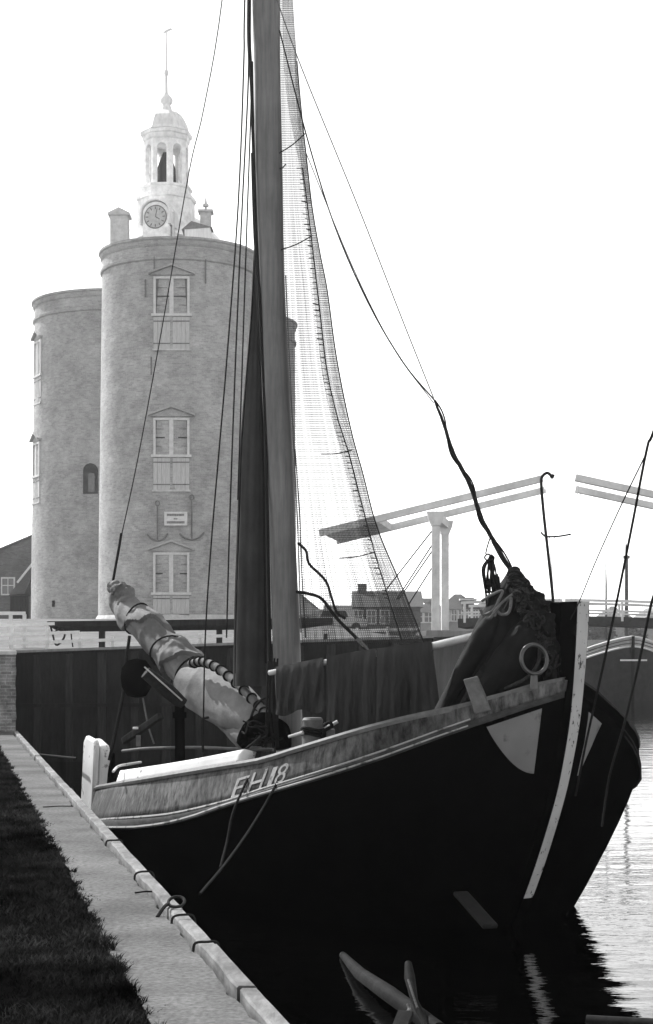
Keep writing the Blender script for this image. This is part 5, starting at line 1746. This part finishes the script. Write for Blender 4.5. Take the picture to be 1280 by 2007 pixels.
# drying fishing net
nt_ = thing('fishing_net', P(700, 1260, 21.3), 'fine fishing net hoisted up the mast to dry, spreading toward the bow', 'fishing net')
n_l = pchip([-20, 300, 500, 800, 1000, 1262], [545, 546, 550, 562, 577, 592])
n_r = pchip([-20, 130, 230, 320, 400, 500, 560, 690, 850, 930, 1020, 1160, 1262], [573, 583, 592, 602, 611, 628, 640, 658, 690, 712, 735, 792, 832])
n_m = pchip([-20, 130, 230, 320, 480, 620, 720, 820, 890, 940, 1030, 1095, 1160, 1262], [552, 566, 580, 592, 612, 628, 640, 662, 684, 697, 720, 738, 758, 790])
def net(fl, fr, y0, y1, nu, nv, dd, amp, m, name, us=1.0, vs_=1.0, seed=0):
    mb = MB()
    def fn(u, v):
        py = y0+(y1-y0)*v
        l, r_ = fl(py), fr(py)
        px = l+(r_-l)*u
        d_ = 22.35-0.0009*max(0, py)*u+dd+amp*noise1(u*7+v*2, seed)+amp*0.5*noise1(u*16+v*5, seed+1)
        return P(px, py, d_)
    mb.grid(fn, nu, nv, us, vs_)
    return mb.build(name, m, nt_, smooth=True)
net(n_l, n_r, -240, 1262, 30, 90, 0, 0.10, M_net, 'open_mesh', seed=1)
net(lambda y: n_m(y)-0.02*max(0, y-200), n_m, 200, 1262, 8, 80, -0.12, 0.05, M_net_gather, 'gathered_edge', 0.6, 1, seed=3)
net(lambda y: n_r(y)+(n_m(y)-n_r(y))*min(1, max(0, (y-60)/220)), n_r, 60, 1262, 10, 80, 0.14, 0.06, M_net_gather, 'selvedge', 0.7, 1, seed=6)
net(pchip([-20, 120, 420], [553, 556, 606]), n_r, -240, 400, 10, 50, 0.22, 0.05, M_net_top, 'bunched_top', seed=8)
mb = MB()
mb.tube([P(n_m(y), y, 22.2-0.0008*y) for y in range(330, 1262, 12)], 0.008, 6)
mb.build('head_line', M_rope, nt_, smooth=True)
mb = MB()
mb.tube([P(n_r(y), y, 22.35-0.0009*y) for y in range(120, 1262, 12)], 0.008, 6)
mb.build('edge_line', M_rope, nt_, smooth=True)
y = 330
while y < 1180:
    x = n_m(y)
    w = random.uniform(7, 12)
    MB().tube([P(x, y, 22.18-0.0008*y), P(x-w, y+random.uniform(-3, 1), 22.2-0.0008*y)], 0.003+0.006*random.random(), 5).build('net_tie', M_rope, nt_, smooth=True)
    y += 10+random.uniform(-2, 3)
mb = MB()
for (x0, y0, x1, y1) in ((548, 300, 598, 262), (550, 490, 612, 462), (630, 890, 690, 882), (665, 1094, 735, 1082), (548, 330, 560, 322)):
    mb.tube(smooth_path([P(x0, y0, 22.1), P((x0+x1)/2, (y0+y1)/2+3, 22.05), P(x1, y1, 21.9)], 5), 0.008, 5)
mb.build('brail_line', M_rope, nt_, smooth=True)

# things on deck, aft
fe = single('fender', MB().lathe(P(268, 1328, 24.9), [(0.02, -0.30), (0.14, -0.27), (0.22, -0.14), (0.24, 0), (0.22, 0.14), (0.14, 0.25), (0.02, 0.28)], 20), M_hull, 'big round black fender hung under the sloping furled sail', 'fender', smooth=True)
hatch = thing('tiller', P(280, 1440, 24.4), 'dark timber tiller slanting up above the after deck', 'tiller')
MB().beam(P(243, 1452, 24.6), P(316, 1403, 24.1), 0.10, 0.09).build('bar', M_tar2, hatch, bevel=0.01)
MB().box(P(271, 1452, 24.35), (0.06, 0.06, 0.16)).build('peg', M_rail, hatch)
MB().box(P(266, 1427, 24.35), (0.08, 0.08, 0.03)).build('cleat', M_white, hatch)
ir = single('iron_crank', MB().tube(smooth_path([P(398, 1475, 23.4), P(397, 1440, 23.4), P(396, 1412, 23.4), P(402, 1407, 23.4), P(418, 1405, 23.4)], 4), 0.018, 7), M_iron, 'bent iron crank handle standing behind the white wash board', 'crank', smooth=True)

# lines to a vessel beyond the right edge
for (pts, r_, lab) in (([P(1480, 260, 11.0), P(1380, 560, 12.6), P(1284, 838, 13.5), P(1268, 880, 13.6), P(1235, 1050, 14.0), P(1192, 1260, 14.6), P(1150, 1450, 15.2), P(1128, 1560, 15.4)], 0.012, 'dark mooring line running down past the barge to the bow'),
                      ([P(1266, 890, 13.62), P(1220, 985, 14.5), P(1170, 1095, 16.0), P(1135, 1180, 17.2), P(1118, 1214, 17.6)], 0.006, 'thin pale line slanting from the dark mooring line to the stem head'),
                      ([P(1440, 300, 11.0), P(1360, 760, 12.0), P(1292, 1120, 12.6), P(1275, 1190, 12.9), P(1250, 1310, 13.6), P(1222, 1425, 14.8), P(1195, 1520, 15.6), P(1180, 1620, 15.7)], 0.011, 'dark mooring line closest to the picture edge, above the water')):
    single('mooring_line', MB().tube(smooth_path(pts, 6), r_, 6), M_rope, lab, 'rope', smooth=True)

# timbers in the water below the bow
wt = thing('mooring_timbers', P(800, 1960, 13.2), 'lashed wet poles sticking out of the dark water below the bow', 'timber')
MB().tube([P(672, 1872, 16.6), P(705, 1908, 15.3), P(760, 1946, 14.2), P(800, 1975, 13.8), P(860, 2020, 13.3)], [0.035, 0.06, 0.072, 0.07, 0.07], 12).build('pole', M_log, wt, smooth=True)
MB().tube([P(800, 1888, 13.9), P(803, 1915, 13.75), P(812, 1960, 13.55), P(840, 2020, 13.3)], [0.03, 0.045, 0.03, 0.03], 10).build('pole', M_log, wt, smooth=True)
MB().beam(P(780, 2025, 13.0), P(796, 1985, 13.2), 0.12, 0.05).build('stake', M_log, wt)
mb = MB()
mb.tube(smooth_path([P(800, 1968, 13.4), P(802, 1980, 13.35), P(790, 1988, 13.2), P(782, 1995, 13.15), P(784, 2015, 13.1)], 5), 0.016, 6)
mb.tube(smooth_path([P(800, 1920, 13.5), P(808, 1945, 13.4), P(818, 1975, 13.3)], 5), 0.010, 6)
mb.build('lashing', M_rope_pale, wt, smooth=True)
single('floating_plank', MB().beam(P(902, 1750, 17.0)*1, P(962, 1817, 16.2), 0.16, 0.05), M_wet, 'dark plank end slanting down into the water by the stem', 'plank', bevel=0.02)
single('floating_beam', MB().tube([P(1150, 2004, 13.4), P(1300, 2012, 13.2)], 0.06, 10), M_tar, 'dark wet beam floating in the water at the bottom corner', 'beam', smooth=True)

# ------------------------------------------------------------------ air
hz = MB().box((0, 190, 21), (560, 440, 50))
hm = bpy.data.materials.new('haze')
hm.use_nodes = True
nt = hm.node_tree
for n in list(nt.nodes):
    nt.nodes.remove(n)
o = nt.nodes.new('ShaderNodeOutputMaterial')
pv = nt.nodes.new('ShaderNodeVolumePrincipled')
pv.inputs['Color'].default_value = (1, 1, 1, 1)
pv.inputs['Density'].default_value = 0.00055
pv.inputs['Anisotropy'].default_value = 0.85
nt.links.new(pv.outputs[0], o.inputs['Volume'])
h = hz.build('haze', hm)
h['kind'] = 'stuff'
